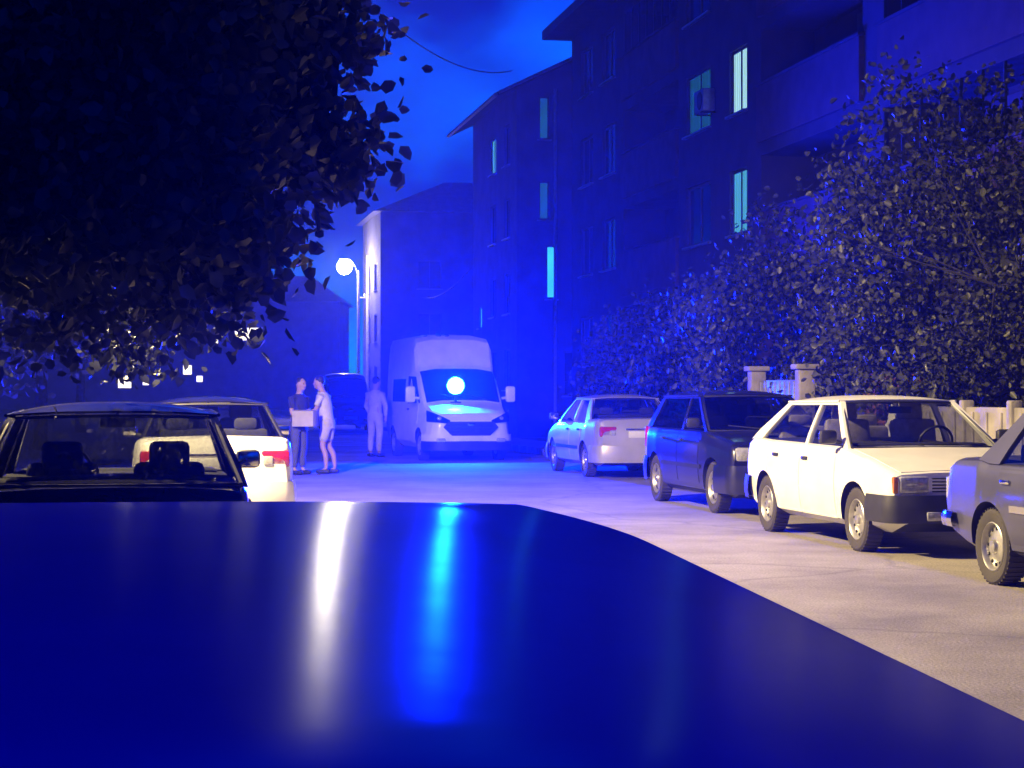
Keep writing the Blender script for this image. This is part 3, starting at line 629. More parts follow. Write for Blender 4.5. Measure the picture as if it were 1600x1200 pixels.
# --- long block on the right
U0, U1, V1 = 20.0, 58.3, 13.3
blk = thing('apartment_block', 'long four storey apartment block with loggias on the right, two windows lit', 'building', S(U0, V1), ROT)
H1 = 12.9; floors = [1.5+2.8*k for k in range(4)]
wins = []; logg = []
for fl in floors:
    for a0, a1 in ((33.4, 39.4), (46.0, 51.6), (26.6, 32.4)): logg.append((a0-U0, a1-U0, fl+.05, fl+2.45, 1.25))
    for a0, a1 in ((40.4, 41.7), (43.2, 45.3), (52.6, 54.2), (55.4, 57.0), (21.2, 22.8), (24.0, 25.6)): wins.append((a0-U0, a1-U0, fl+.85, fl+2.35, .12))
b = MB(); facade(b, Pfront, 0, U1-U0, 0, H1, logg+wins)
facade(b, Pend, 0, 12, 0, H1, [])
b.add([(U1-U0, 0, 0), (U1-U0, -12, 0), (U1-U0, -12, H1), (U1-U0, 0, H1)], [(0, 1, 2, 3)]); b.add([(0, -12, 0), (U1-U0, -12, 0), (U1-U0, -12, H1), (0, -12, H1)], [(0, 1, 2, 3)])
b.build('wall', M_WALLA, blk, 0)
b = MB(); b.box(((U1-U0)/2, -5.7, H1+.15), (U1-U0+.8, 13.2, .28)); b.hexa([(-.4, .9, H1+.3), (U1-U0+.4, .9, H1+.3), (U1-U0+.4, -12.3, H1+.3), (-.4, -12.3, H1+.3), (2, -4, H1+2.2), (U1-U0-2, -4, H1+2.2), (U1-U0-2, -8, H1+2.2), (2, -8, H1+2.2)])
b.build('roof', M_ROOF, blk, 0)
for (a0, a1, z0, z1, d) in wins:
    fl = min(range(4), key=lambda k: abs(floors[k]+.85-z0)); pane = M_DARKPANE
    if abs(a0-(40.4-U0)) < .1: pane = E_BRIGHT if fl == 2 else E_MID if fl == 1 else M_DARKPANE
    if abs(a0-(43.2-U0)) < .1 and fl == 2: pane = E_DIM
    window(blk, Pfront, a0, a1, z0, z1, pane, .12, 1)
for (a0, a1, z0, z1, d) in logg:
    b = MB(); hexP(b, Pfront, a0-.05, a1+.05, z0-.12, z0+1.12, -.10, -.004); o = b.build('parapet', M_PANEL, blk, 0)
    b = MB(); hexP(b, Pfront, a0-.1, a1+.1, z0+1.125, z0+1.18, -.14, .05); b.build('coping', M_WALLA, o, 0)
    window(blk, Pfront, a0+.8, a0+2.2, z0+.9, z1-.15, M_DARKPANE, 1.249, 1, sill=False)
    b = MB(); hexP(b, Pfront, a0+2.5, a0+3.3, z0+.02, z1-.15, 1.19, 1.248); b.build('balcony_door', M_BFRAME, blk, 0)
    if a0 < 33.3-U0 or (a0 > 40-U0 and z0 > 8):      # glazing bars
        n = 7
        for k in range(n+1):
            x = a0+.03+(a1-a0-.06)*k/n; b = MB(); hexP(b, Pfront, x-.025, x+.025, z0+1.182, z1-.002, .0, .05); b.build('glazing_bar', M_IRON, blk, 0)
# lit loggia far right and an outdoor unit with a dish
b = MB(); hexP(b, Pfront, 27.6-U0, 28.7-U0, floors[2]+1.45, floors[2]+2.1, 1.15, 1.16); b.build('lit_pane', E_BROWN, blk, 0)
ac = thing('air_conditioner', 'outdoor cooling unit beside the dimly lit upper window of the long block', 'air conditioner', S(43.0, V1-.2, floors[2]+1.1), ROT)
b = MB(); b.rbox((0, .02, .3), (.78, .30, .55), .03); o = b.build('case', M_METAL, ac); b = MB(); b.lathe([(.0, .19), (.2, .19), (.22, .175)], (-.12, 0, .3), 'y', 20); b.build('fan_grille', M_IRON, ac); b = MB(); b.box((-.25, -.02, 0.01), (.04, .38, .03)); b.box((.25, -.02, .01), (.04, .38, .03)); b.build('bracket', M_IRON, ac)
# --- gable block further on
u2, v2, L2, W2, H2 = 60.9, 12.0, 8.6, 12.0, 11.7
b2 = thing('gabled_block', 'blue lit gabled block beyond the long apartment block with narrow lit windows', 'building', S(u2, v2), ROT)
fo = [(3.8, 4.9, 9.3, 10.6, .1)] + [(x, x+1.1, z, z+1.4, .1) for z in (1.6, 4.2, 6.8) for x in (3.8,)] + [(1.2, 2.2, z, z+1.4, .1) for z in (1.6, 4.2, 6.8, 9.3)] + [(6.7, 7.3, 3.9, 4.7, .1)]
eo = [(.75, 1.12, 10.0, 11.45, .1), (.75, 1.12, 7.3, 8.6, .1), (1.0, 1.36, 4.65, 6.45, .1), (1.6, 2.6, 1.4, 2.9, .1), (3.4, 4.6, 9.8, 11.2, .1), (3.4, 4.6, 7.0, 8.4, .1)]
b = MB(); facade(b, Pfront, 0, L2, 0, H2, fo); facade(b, Pend, 0, W2, 0, H2, eo)
b.add([(0, 0, H2), (0, -W2, H2), (0, -W2/2, H2+2.9)], [(0, 1, 2)]); b.add([(L2, 0, 0), (L2, -W2, 0), (L2, -W2, H2), (L2, -W2/2, H2+2.9), (L2, 0, H2)], [(0, 1, 2, 3, 4)]); b.add([(0, -W2, 0), (L2, -W2, 0), (L2, -W2, H2), (0, -W2, H2)], [(0, 1, 2, 3)])
b.build('wall', M_WALLB, b2, 0)
for k, o in enumerate(fo): window(b2, Pfront, *o[:4], {0: E_MID, 8: E_CYAN}.get(k, M_DARKPANE), .1, 1 if k != 8 else 0)
for k, o in enumerate(eo): window(b2, Pend, *o[:4], {0: E_DIM, 1: E_DIM, 2: E_CYAN}.get(k, M_DARKPANE), .1, 0 if k < 3 else 1, sill=True)
for sgn in (0, 1):
    b = MB(); e = .75; y0, z0 = (e, H2-.36) if sgn == 0 else (-W2-e, H2-.36); ym, zm = -W2/2, H2+2.9+.06
    b.hexa([(-.6, y0, z0), (L2+.9, y0, z0), (L2+.9, ym, zm), (-.6, ym, zm), (-.6, y0, z0+.14), (L2+.9, y0, z0+.14), (L2+.9, ym, zm+.14), (-.6, ym, zm+.14)]); rf = b.build('roof', M_ROOF, b2, 0)
    if sgn == 0:
        b = MB(); b.tube([(-.6, e+.06, H2-.33), (L2+.9, e+.06, H2-.33)], .07, 8); b.build('gutter', M_METAL, rf)
        b = MB(); b.tube([(-.63, e-.02, H2-.28), (-.63, -W2/2, H2+3.0)], .05, 6); b.build('verge_trim', M_METAL, rf)
b = MB(); b.tube([(-.08, -1.3, 0), (-.08, -1.3, H2)], .055, 8); b.build('downpipe', M_METAL, b2)
# --- pale corner block lit by the street lamp
u3, v3, L3, W3, H3 = 98.5, 12.0, 8.4, 16.0, 11.2
b3 = thing('pale_corner_block', 'pale plastered block behind the street lamp, its street wall lit', 'building', S(u3, v3), ROT)
fo3 = [(x, x+1.3, z, z+1.5, .1) for z in (1.5, 4.3, 7.1) for x in (1.5, 4.6)]; eo3 = [(x, x+1.3, z, z+1.5, .1) for z in (1.5, 4.3, 7.1) for x in (2.0, 5.4, 8.8, 12.2)]
b = MB(); facade(b, Pfront, 0, L3, 0, H3, fo3, 1); facade(b, Pend, 0, W3, 0, H3, eo3); b.add([(L3, 0, 0), (L3, -W3, 0), (L3, -W3, H3), (L3, 0, H3)], [(0, 1, 2, 3)])
b.build('wall', [M_WALLB, M_WALLC], b3, 0)
for o in fo3: window(b3, Pfront, *o[:4], M_DARKPANE, .1)
for o in eo3: window(b3, Pend, *o[:4], M_DARKPANE, .1)
b = MB(); e = .4; b.hexa([(-e, e, H3), (L3+e, e, H3), (L3+e, -W3-e, H3), (-e, -W3-e, H3), (3.2, -4, H3+2.0), (L3-3.2, -4, H3+2.0), (L3-3.2, -W3+4, H3+2.0), (3.2, -W3+4, H3+2.0)]); b.build('roof', M_ROOF, b3, 0)
# --- block closing the far end of the street, windows lit
def at(px, py, D): return Vector(((px-800)/2900*D, D, 1.45+(616-py)/2900*D))
DE = 168; xl = (-40-800)/2900*DE; xr = (530-800)/2900*DE
b4 = thing('far_end_block', 'low block closing the far end of the street, its windows lit behind the trees', 'building', (xl, DE, 0), 0)
Pf = lambda a, z, d: Vector((a, d, z))
lits = [(390, 522, 38, 19), (372, 518, 9, 9), (338, 517, 8, 9), (320, 520, 8, 9), (205, 524, 21, 17), (187, 531, 10, 8), (195, 598, 20, 16), (293, 578, 13, 14), (228, 597, 9, 9), (312, 592, 9, 9), (205, 571, 8, 8), (337, 533, 7, 7)]
ops = []; WT = xr-xl; HT = 9.8
for px, py, w, h in lits:
    p = at(px, py, DE); s = DE/2900
    ops.append((p.x-xl-w*s/2, p.x-xl+w*s/2, p.z-h*s/2, p.z+h*s/2, .08))
b = MB(); b.add([Pf(0, 0, .0), Pf(WT, 0, 0), Pf(WT, HT, 0), Pf(0, HT, 0)], [(0, 1, 2, 3)]); b.box((WT/2, 5.05, HT/2-.02), (WT-.02, 10, HT-.04)); b.build('wall', M_WALLB, b4, 0)
for o in ops:
    bb = MB(); t = .05
    hexP(bb, Pf, o[0]-t, o[1]+t, o[2]-t, o[3]+t, -.06, -.004); wdo = bb.build('window', M_FRAME, b4, 0)
    bb = MB(); hexP(bb, Pf, o[0], o[1], o[2], o[3], -.09, -.064); bb.build('pane', E_WARM, wdo, 0)
b = MB(); b.hexa([(-.5, -.6, HT), (WT+.5, -.6, HT), (WT+.5, 11, HT), (-.5, 11, HT), (3, 4, HT+2.6), (WT-3, 4, HT+2.6), (WT-3, 7, HT+2.6), (3, 7, HT+2.6)]); b.build('roof', M_ROOF, b4, 0)

# ------------------------------------------------------------------ fences on the right
VF = 9.55
fence = thing('concrete_fence', 'low pale concrete panel fence behind the white hatchback', 'fence', S(13.2, VF), ROT)
for k in range(7):
    b = MB(); b.rbox((k*1.25+.62, 0, .72), (1.17, .07, 1.16), .015)
    for j in range(3): b.rbox((k*1.25+.25+j*.37, .045, .74), (.05, .03, 1.0), .012)
    b.build('panel', M_CONC, fence)
for k in range(8):
    b = MB(); b.rbox((k*1.25, 0, .70), (.13, .15, 1.36), .02); b.build('post', M_CONC, fence)
gate = thing('sheet_metal_gate', 'grey sheet metal gate between posts behind the dark hatchback', 'gate', S(26.4, VF), ROT)
b = MB(); b.rbox((1.0, 0, .92), (1.9, .03, 1.5), .01); b.build('leaf', M_METAL, gate)
for x in (-.12, 2.12):
    b = MB(); b.rbox((x, 0, .98), (.24, .24, 1.7), .02); b.rbox((x, 0, 1.86), (.34, .34, .08), .02); b.build('post', M_CONC, gate)
for k in range(9):
    b = MB(); b.rbox((.1+k*.22, .022, .92), (.03, .02, 1.46), .006); b.build('rib', M_METAL, gate)
wallr = thing('brick_wall', 'low red brick wall seen above the roof of the white hatchback', 'wall', S(24.3, VF+1.0), ROT)
bproto = None; bb = MB(); bb.rbox((0, 0, 0), (.24, .11, .066), .006, seg=1)
b = MB(); b.box((1.0, -.01, .92), (1.98, .09, 1.60)); b.build('mortar', M_KERB, wallr)
for row in range(22):
    for k in range(8):
        if bproto is None: o = bproto = bb.build('brick', M_BRICK, wallr, 0)
        else: o = bproto.copy(); col.objects.link(o); o.parent = wallr
        o.location = (.125+k*.25+(.06 if row % 2 else 0), random.uniform(-.004, .004), .15+row*.075)

# ------------------------------------------------------------------ lamps, poles, cables
def street_lamp(name, label, base, h, reach, rz, spot=None, bulb=None, globe=None):
    root = thing(name, label, 'street lamp', base, rz)
    b = MB(); b.tube([(0, 0, 0), (0, 0, h*.55), (0, 0, h*.97)], [.11, .09, .065], 12); b.build('pole', M_POLE, root)
    b = MB(); b.tube([(0, 0, h*.93), (reach*.3, 0, h*1.0), (reach*.75, 0, h*1.04), (reach, 0, h*1.04)], .032, 8); b.build('arm', M_METAL, root)
    b = MB(); b.rbox((reach+.18, 0, h*1.04+.06), (.62, .26, .10), .045); b.build('head', M_METAL, root)
    b = MB(); b.sphere((reach+.2, 0, h*1.04-.03-(globe or 0)*.8), (globe,)*3 if globe else (.22, .14, .10), 0, 14, 10); b.build('lens', bulb, root)
    return root
E_FAR = emit('far_lamp_white', (1.0, 0.88, 0.72), FAR_LAMP)
p = S(81.6, 8.75)
lp = at(538, 415, 103.0); pp = at(560, 616, 103.0)
street_lamp('street_lamp', 'lit white street lamp on a pale pole far down the street', (pp.x, pp.y, .1), (lp.z+.3-.1)/1.04, .58, math.pi, bulb=E_FAR, globe=.42)  # globe oversized to stand in for the lamp's glare
# lamp of the near pavement, just left of the picture: it lights the parked cars on the right
E_NEAR = emit('near_lamp_warm', (1.0, 0.72, 0.42), 0.5000)
nlb = S(17.0, -3.6, .12)
nl = street_lamp('street_lamp', 'tall street lamp on the left pavement outside the picture', (nlb.x, nlb.y, nlb.z), 6.3, 1.2, R(11), bulb=E_NEAR)
sd = bpy.data.lights.new('lamp_beam', 'SPOT'); sd.energy = WARM_POWER; sd.color = (1.0, 0.75, 0.33); sd.spot_size = R(132); sd.spot_blend = .22; sd.shadow_soft_size = .12
so = bpy.data.objects.new('lamp_beam', sd); col.objects.link(so)
tgt = S(18.7, 3.2, 0); src = S(17.0, -2.15, 6.40)
so.location = src; so.rotation_euler = (tgt-src).to_track_quat('-Z', 'Y').to_euler()
b = MB(); b.lathe([(.0, 6.58), (.30, 6.57), (.46, 6.50), (.47, 6.33), (.455, 6.33), (.445, 6.49), (.29, 6.55), (.0, 6.56)], (0, 0, 0), n=24)  # unseen cover added to keep the beam off the upper facades
shd = b.build('added_shade', M_METAL, nl); shd.location = (1.45, 0, -.12)
# utility pole with a cross arm
up = at(575, 616, 104)
ut = thing('utility_pole', 'slim utility pole with a cross arm beside the far street lamp', 'pole', (up.x, up.y, .0), ROT)
b = MB(); b.tube([(0, 0, 0), (0, 0, 9.2)], [.14, .09], 10); b.build('pole', M_POLE, ut)
b = MB(); b.rbox((0, -1.1, 6.85), (.1, 3.2, .1), .02); b.build('cross_arm', M_METAL, ut)
for y in (-2.1, -1.4, -.5, .2):
    b = MB(); b.lathe([(.02, 6.9), (.06, 6.95), (.04, 7.0), (.06, 7.05), (.0, 7.1)], (0, y, 0), n=8); b.build('insulator', M_FRAME, ut)
def cable(p0, p1, sag, label):
    b = MB(); p0, p1 = Vector(p0), Vector(p1)
    b.tube([p0.lerp(p1, t)+Vector((0, 0, -sag*4*t*(1-t))) for t in np.linspace(0, 1, 25)], .018, 5); return tag(b.build('overhead_cable', M_WIRE), label, 'cable')
cable(at(560, -10, 40), at(800, 110, 60), .6, 'dark overhead cable crossing the blue sky')
cable(at(652, 462, 104), at(735, 420, 69), .5, 'thin cable running from the cross arm to the gabled block')

# ------------------------------------------------------------------ trees
def leaf_material(name, c, var):
    m = bpy.data.materials.new(name); m.use_nodes = True; n = m.node_tree.nodes; l = m.node_tree.links; p = n['Principled BSDF']
    ge = n.new('ShaderNodeNewGeometry'); rp = n.new('ShaderNodeValToRGB'); c = Vector(c)
    rp.color_ramp.elements[0].color = (*(c*(1-var)), 1); rp.color_ramp.elements[1].color = (*(c*(1+var)), 1)
    l.new(ge.outputs['Random Per Island'], rp.inputs[0]); l.new(rp.outputs[0], p.inputs['Base Color']); p.inputs['Roughness'].default_value = .45
    t = n.new('ShaderNodeBsdfTranslucent'); l.new(rp.outputs[0], t.inputs[0]); mx = n.new('ShaderNodeMixShader'); mx.inputs[0].default_value = .35
    l.new(p.outputs[0], mx.inputs[1]); l.new(t.outputs[0], mx.inputs[2]); l.new(mx.outputs[0], n['Material Output'].inputs[0]); return m
LEAF_L = leaf_material('broad_leaf', (0.10, 0.11, 0.105), .4)
LEAF_R = leaf_material('shrub_leaf', (0.07, 0.072, 0.028), .4)
def leaves(name, parent, centres, n_per, spread, size, m, droop=.3):
    K = len(centres); C = np.repeat(np.array(centres, float), rng.integers(int(n_per*.35), int(n_per*1.65), K), axis=0); N = len(C)
    C = C + rng.normal(0, 1, (N, 3))*np.array(spread)*.5
    a = rng.normal(0, 1, (N, 3)); a[:, 2] -= droop; a /= np.linalg.norm(a, axis=1)[:, None]
    q = rng.normal(0, 1, (N, 3)); bq = np.cross(a, q); bq /= np.linalg.norm(bq, axis=1)[:, None]; nn = np.cross(a, bq)
    L = size*rng.uniform(.6, 1.25, N)[:, None]; Wd = L*rng.uniform(.36, .5, N)[:, None]
    V = np.stack([C, C+a*L*.30+bq*Wd*.8+nn*L*.10, C+a*L*.72+bq*Wd*.62+nn*L*.08, C+a*L-nn*L*.10, C+a*L*.72-bq*Wd*.62+nn*L*.08, C+a*L*.30-bq*Wd*.8+nn*L*.10, ], 1).reshape(-1, 3)
    me = bpy.data.meshes.new(name); me.vertices.add(N*6); me.vertices.foreach_set('co', V.ravel())
    me.loops.add(N*8); me.polygons.add(N*2)
    base = np.arange(N)[:, None]*6
    me.loops.foreach_set('vertex_index', np.concatenate([base+np.array([[0, 1, 2, 3]]), base+np.array([[0, 3, 4, 5]])], 1).ravel().astype(np.int32))
    me.polygons.foreach_set('loop_start', np.arange(0, N*8, 4, dtype=np.int32)); me.update(calc_edges=True); me.validate()
    me.materials.append(m); o = bpy.data.objects.new(name, me); col.objects.link(o); o.parent = parent; return o
def tree(name, label, u, v, h_trunk, crown_c, crown_r, n_clump, n_per, size, m, group, extra=(), seed=1, spread=.55, shell=.45, rt=.16, trunk=True):
    rnd = random.Random(seed)
    root = thing(name, label, 'tree', S(u, v, .0), ROT, group)
    cs = []
    while len(cs) < n_clump:
        d = Vector((rnd.gauss(0, 1), rnd.gauss(0, 1), rnd.gauss(0, 1))).normalized()*(shell+(1-shell)*rnd.random())**.6
        d *= 1+.2*math.sin(d.x*6+seed)+.16*math.sin(d.y*8+d.z*5+seed*2)
        cs.append(Vector(crown_c)+Vector((d.x*crown_r[0], d.y*crown_r[1], d.z*crown_r[2])))
    cs += [Vector(e) for e in extra]; cs = [c for c in cs if c.z > .3]
    b = MB(); top = Vector((crown_c[0]*.5, crown_c[1]*.5, h_trunk))
    b.tube([(0, 0, -.05), (.03, .02, .3), (top.x*.4, top.y*.4, h_trunk*.6), top], [rt*1.5, rt*1.1, rt*.9, rt*.75], 10)
    limbs = []
    for c in rnd.sample(cs, min(11, len(cs))):
        s0 = top+Vector((0, 0, -rnd.random()*h_trunk*.22)); k = []
        for t in (0, .3, .6, .9):
            k.append(s0.lerp(c, t)+Vector((rnd.uniform(-.22, .22), rnd.uniform(-.22, .22), rnd.uniform(-.1, .25)))*(0 if t == 0 else 1))
        b.tube(k, [rt*.5, rt*.36, rt*.24, .016], 6); limbs += k[1:]
    for c in rnd.sample(cs, min(130, len(cs))) + [Vector(e) for e in extra][:60]:
        k = min(limbs, key=lambda q: (q-c).length); m_ = k.lerp(c, .5)+Vector((rnd.uniform(-.12, .12), rnd.uniform(-.12, .12), rnd.uniform(-.05, .15)))
        b.tube([k, m_, c], [rt*.11+.008, rt*.07+.006, .005], 4)
    b.build('trunk', M_BARK if rt > .1 else M_TWIG, root)
    leaves('crown', root, cs, n_per, (spread, spread, spread*.8), size, m)
    return root
GL, GRT = 'street trees along the left pavement', 'shrubby trees behind the right fence'
def loc_uv(px, py, D, u, v):   # a point of the place given in the tree's own frame
    w = at(px, py, D); du = -SA*w.x+CA*w.y-u; dv = CA*w.x+SA*w.y-v; return (du, -dv, w.z)
# nearest tree: its boughs reach over the street
u_, v_ = 8.8, -2.1
ext = [loc_uv(px-66+random.uniform(-12, 12), py+random.uniform(-10, 10), 8.6+random.uniform(-.5, .5), u_, v_) for px, py in
       [(520, 25), (560, 35), (590, 45), (545, 10), (500, 60), (480, 95), (505, 130), (490, 160), (515, 190), (535, 205), (560, 215), (585, 235), (600, 250), (545, 240), (470, 210), (455, 250), (440, 150), (420, 80), (400, 210), (420, 290), (400, 330), (460, 30), (480, 5), (430, 20), (440, 385), (420, 400), (430, 370), (400, 440), (330, 455), (470, 350)] for _ in (0, 1)]
ext_fill = [loc_uv(random.uniform(-120, 400), random.uniform(-160, 400), random.uniform(7.2, 10.2), u_, v_) for _ in range(330)] + [loc_uv(random.uniform(-100, 330), random.uniform(400, 575), random.uniform(9.6, 11.5), u_, v_) for _ in range(34)]
tree('street_tree', 'broad leaved tree nearest on the left, boughs hanging over the street', u_, v_, 3.0, (0, .2, 4.1), (2.6, 2.7, 1.8), 150, 95, .078, LEAF_L, GL, ext+ext_fill, 3, spread=.27, rt=.17)
tree('street_tree', 'second leafy tree on the left pavement behind the nearest one', 23.5, -4.6, 3.0, (0, 0, 4.8), (2.8, 2.3, 2.4), 180, 60, .14, LEAF_L, GL, (), 5, spread=.6)
tree('street_tree', 'third tree on the left pavement with lit lower leaves at the left edge', 33.0, -3.0, 2.6, (0, 0, 4.0), (2.6, 3.2, 2.1), 150, 55, .15, LEAF_L, GL, (), 8, spread=.6)
tree('street_tree', 'distant left tree whose pale trunk shows above the dark hatchback', 46.0, -2.6, 2.8, (0, 0, 5.2), (3.0, 3.6, 2.6), 170, 50, .17, LEAF_L, GL, (), 11, spread=.7)
tree('street_tree', 'farthest left tree before the end block of the street', 66.0, -2.4, 3.2, (0, 0, 5.8), (3.4, 4.0, 2.7), 150, 45, .2, LEAF_L, GL, (), 13, spread=.8)
tree('shrub_tree', 'bushy tree at the right edge with warm lit leaves above the fence', 17.6, 11.5, 1.0, (0, 0, 2.9), (2.6, 2.1, 2.0), 190, 75, .10, LEAF_R, GRT, (), 21, spread=.5, rt=.035)
tree('shrub_tree', 'wide bushy tree right of the lit windows behind the white hatchback', 24.6, 11.0, 1.0, (0, 0, 3.1), (3.0, 1.9, 2.4), 260, 80, .105, LEAF_R, GRT, (), 22, spread=.5, rt=.035)
tree('shrub_tree', 'dark bushy tree behind the dark hatchback under the lower lit window', 31.5, 11.0, 1.0, (0, 0, 2.5), (2.5, 1.6, 1.9), 170, 70, .115, LEAF_R, GRT, (), 23, spread=.5, rt=.035)
tree('shrub_tree', 'farthest dark shrub on the right beyond the silver sedan', 40.5, 11.2, .9, (0, 0, 2.0), (2.8, 1.4, 1.7), 120, 60, .13, LEAF_R, GRT, (), 24, spread=.5, rt=.035)

# ------------------------------------------------------------------ people
SKIN = mat('skin', (0.46, 0.30, 0.23), .55, var=.06)
HAIR = mat('dark_hair', (0.02, 0.015, 0.012), .6, var=.2, scale=40)
SHOE = mat('dark_shoe', (0.03, 0.03, 0.03), .6)
EYE = mat('eye_dark', (0.02, 0.015, 0.01), .2)
def skin_mesh(name, V, E, m, parent, sub=1, root=0):
    me = bpy.data.meshes.new(name); me.from_pydata([p[:3] for p in V], E, []); o = bpy.data.objects.new(name, me); col.objects.link(o)
    md = o.modifiers.new('skin', 'SKIN'); md.use_smooth_shade = True
    for i, p in enumerate(V):
        sv = me.skin_vertices[0].data[i]; sv.radius = (p[3], p[4] if len(p) > 4 else p[3]); sv.use_root = (i == root)
    ms = o.modifiers.new('sub', 'SUBSURF'); ms.levels = sub; ms.render_levels = sub
    dg = bpy.context.evaluated_depsgraph_get(); dg.update(); new = bpy.data.meshes.new_from_object(o.evaluated_get(dg))
    o.modifiers.clear(); o.data = new; bpy.data.meshes.remove(me); new.materials.clear(); new.materials.append(m)
    new.polygons.foreach_set('use_smooth', [True]*len(new.polygons)); o.parent = parent; return o
def person(label, loc, rz, top, bottom, arms, legs, lean=0.0, head_dx=.05, short=False, hgt=1.0, top_name='shirt', sleeve='short'):
    root = thing('person', label, 'person', loc, rz, None)
    L = lambda x, z: x + lean*(max(z, .9)-.9)
    V = [(0, 0, .95, .128)]; V[0] = (0, 0, .95, .128, .128); E = []
    def add(par, x, y, z, r, r2=None):
        V.append((x, y, z, r, r2 or r)); E.append((par, len(V)-1)); return len(V)-1
    sp = add(0, L(0, 1.15), 0, 1.15, .118); ch = add(sp, L(.01, 1.34), 0, 1.34, .128); nb = add(ch, L(0, 1.46), 0, 1.46, .07); nk = add(nb, L(.01, 1.52), 0, 1.52, .052)
    h0 = add(nk, L(head_dx, 1.59), 0, 1.59, .085); h1 = add(h0, L(head_dx, 1.67), 0, 1.67, .112); add(h1, L(head_dx-.01, 1.735), 0, 1.735, .085)
    A_ = []; 
    for s, (el, wr) in zip((1, -1), arms):
        sh = add(ch, L(0, 1.40), s*.185, 1.40, .058); e = add(sh, L(el[0], el[2]), s*el[1], el[2], .043); w = add(e, L(wr[0], wr[2]), s*wr[1], wr[2], .028)
        d = Vector((wr[0]-el[0], s*(wr[1]-el[1]), wr[2]-el[2])).normalized(); pw = Vector((L(wr[0], wr[2]), s*wr[1], wr[2]))
        side = d.cross(Vector((0, s, 0))).normalized() if abs(d.y) < .9 else Vector((1, 0, 0))
        pm = pw+d*.07; pa = add(w, *pm, .034, .02); A_.append((sh, e, w))
        curl = Vector((0, -s, 0)).cross(side).cross(side) if False else Vector((0, -s*.5, 0))
        for k, ln in enumerate((.075, .085, .08, .062)):
            o = pm + side*(.028-.0185*k); f1 = o+d*(ln*.5)+curl*.006; f2 = o+d*ln*.95+curl*.05
            i1 = add(pa, *(o+d*.02), .0095); i2 = add(i1, *f1, .009); add(i2, *f2, .0075)
        t1 = add(w, *(pw+d*.03+side*.035), .011); add(t1, *(pw+d*.075+side*.055+curl*.03), .0085)
    Lg = []
    for s, (kn, an) in zip((1, -1), legs):
        hp = add(0, 0, s*.095, .88, .095); k = add(hp, kn[0], s*kn[1], kn[2], .058); c_ = add(k, kn[0]*.4+an[0]*.6-.02, s*(kn[1]*.5+an[1]*.5), kn[2]*.65+an[2]*.35, .056); a_ = add(c_, an[0], s*an[1], an[2], .036); add(a_, an[0]+.17, s*an[1]*1.1, max(an[2]-.055, .03), .034, .026); Lg.append((hp, k, c_, a_))
    skin_mesh('body', V, E, SKIN, root, 1)
    # clothes
    def cloth(nm, idx, edges, m, grow, cut=None):
        VV = [(V[i][0], V[i][1], V[i][2], V[i][3]+grow, V[i][3]+grow) for i in idx]; mp = {i: k for k, i in enumerate(idx)}; EE = [(mp[a], mp[b_]) for a, b_ in edges]
        if cut:
            for (i, j, t) in cut:
                p = [V[i][k]*(1-t)+V[j][k]*t for k in range(5)]; VV.append((p[0], p[1], p[2], p[3]+grow*1.2, p[3]+grow*1.2)); EE.append((mp[i], len(VV)-1))
        if nm == top_name: VV.append((0, 0, .84, .15, .15)); EE.append((0, len(VV)-1))
        if nm in ('shorts', 'trousers'): VV.append((0, 0, 1.05, .132, .132)); EE.append((0, len(VV)-1))
        return skin_mesh(nm, VV, EE, m, root, 1)
    (s1, e1, w1), (s2, e2, w2) = A_
    b = MB(); lv = [(.83, .168, .135), (.95, .165, .133), (1.1, .152, .125), (1.25, .17, .13), (1.37, .195, .125), (1.44, .15, .10), (1.485, .085, .078)]; n_ = 16
    b.add([(L(.005, z)+dx*math.cos(2*math.pi*k/n_)*(1+.03*math.sin(5*k+z*30)), dy*math.sin(2*math.pi*k/n_), z) for z, dy, dx in lv for k in range(n_)],
          [(i*n_+k, i*n_+(k+1) % n_, (i+1)*n_+(k+1) % n_, (i+1)*n_+k) for i in range(len(lv)-1) for k in range(n_)])
    for sh, e, w in A_:
        ps, pe, pw = Vector(V[sh][:3]), Vector(V[e][:3]), Vector(V[w][:3]); ps0 = ps*.75+Vector((V[ch][0], 0, 1.36))*.25
        if sleeve == 'short': b.tube([ps0, ps, ps.lerp(pe, .65)], [.075, .078, .066], 10)
        else: b.tube([ps0, ps, pe, pe.lerp(pw, .9)], [.075, .076, .058, .042], 10)
    b.build(top_name, top, root, 60)
    b = MB(); hx = L(head_dx+.005, 1.65)
    b.sphere((hx, 0, 1.665), (.092, .077, .112), 0, 18, 14); b.sphere((hx+.03, 0, 1.59), (.055, .05, .045), 0, 12, 8)
    b.sphere((hx+.094, 0, 1.638), (.018, .014, .024), 0, 8, 6)
    for s in (1, -1): b.sphere((hx-.01, s*.078, 1.645), (.02, .012, .032), 0, 8, 6)
    b.build('head', SKIN, root, 60)
    if short: cloth('shorts', [0]+[i for l_ in Lg for i in l_[:1]], [(0, l_[0]) for l_ in Lg], bottom, .024, [(l_[0], l_[1], .82) for l_ in Lg])
    else: cloth('trousers', [0]+[i for l_ in Lg for i in l_[:3]], [e for l_ in Lg for e in ((0, l_[0]), (l_[0], l_[1]), (l_[1], l_[2]))], bottom, .02, [(l_[2], l_[3], .9) for l_ in Lg])
    for s, (kn, an) in zip((1, -1), legs):
        b = MB(); b.rbox((an[0]+.06, s*an[1]*1.05, max(an[2]-.045, .045)), (.28, .10, .085), .04); b.build('shoe', SHOE, root)
        b = MB(); b.sphere((L(head_dx+.005, 1.65)+.083, s*.032, 1.668), (.008, .013, .008), 0, 8, 6); b.build('eye', EYE, root)
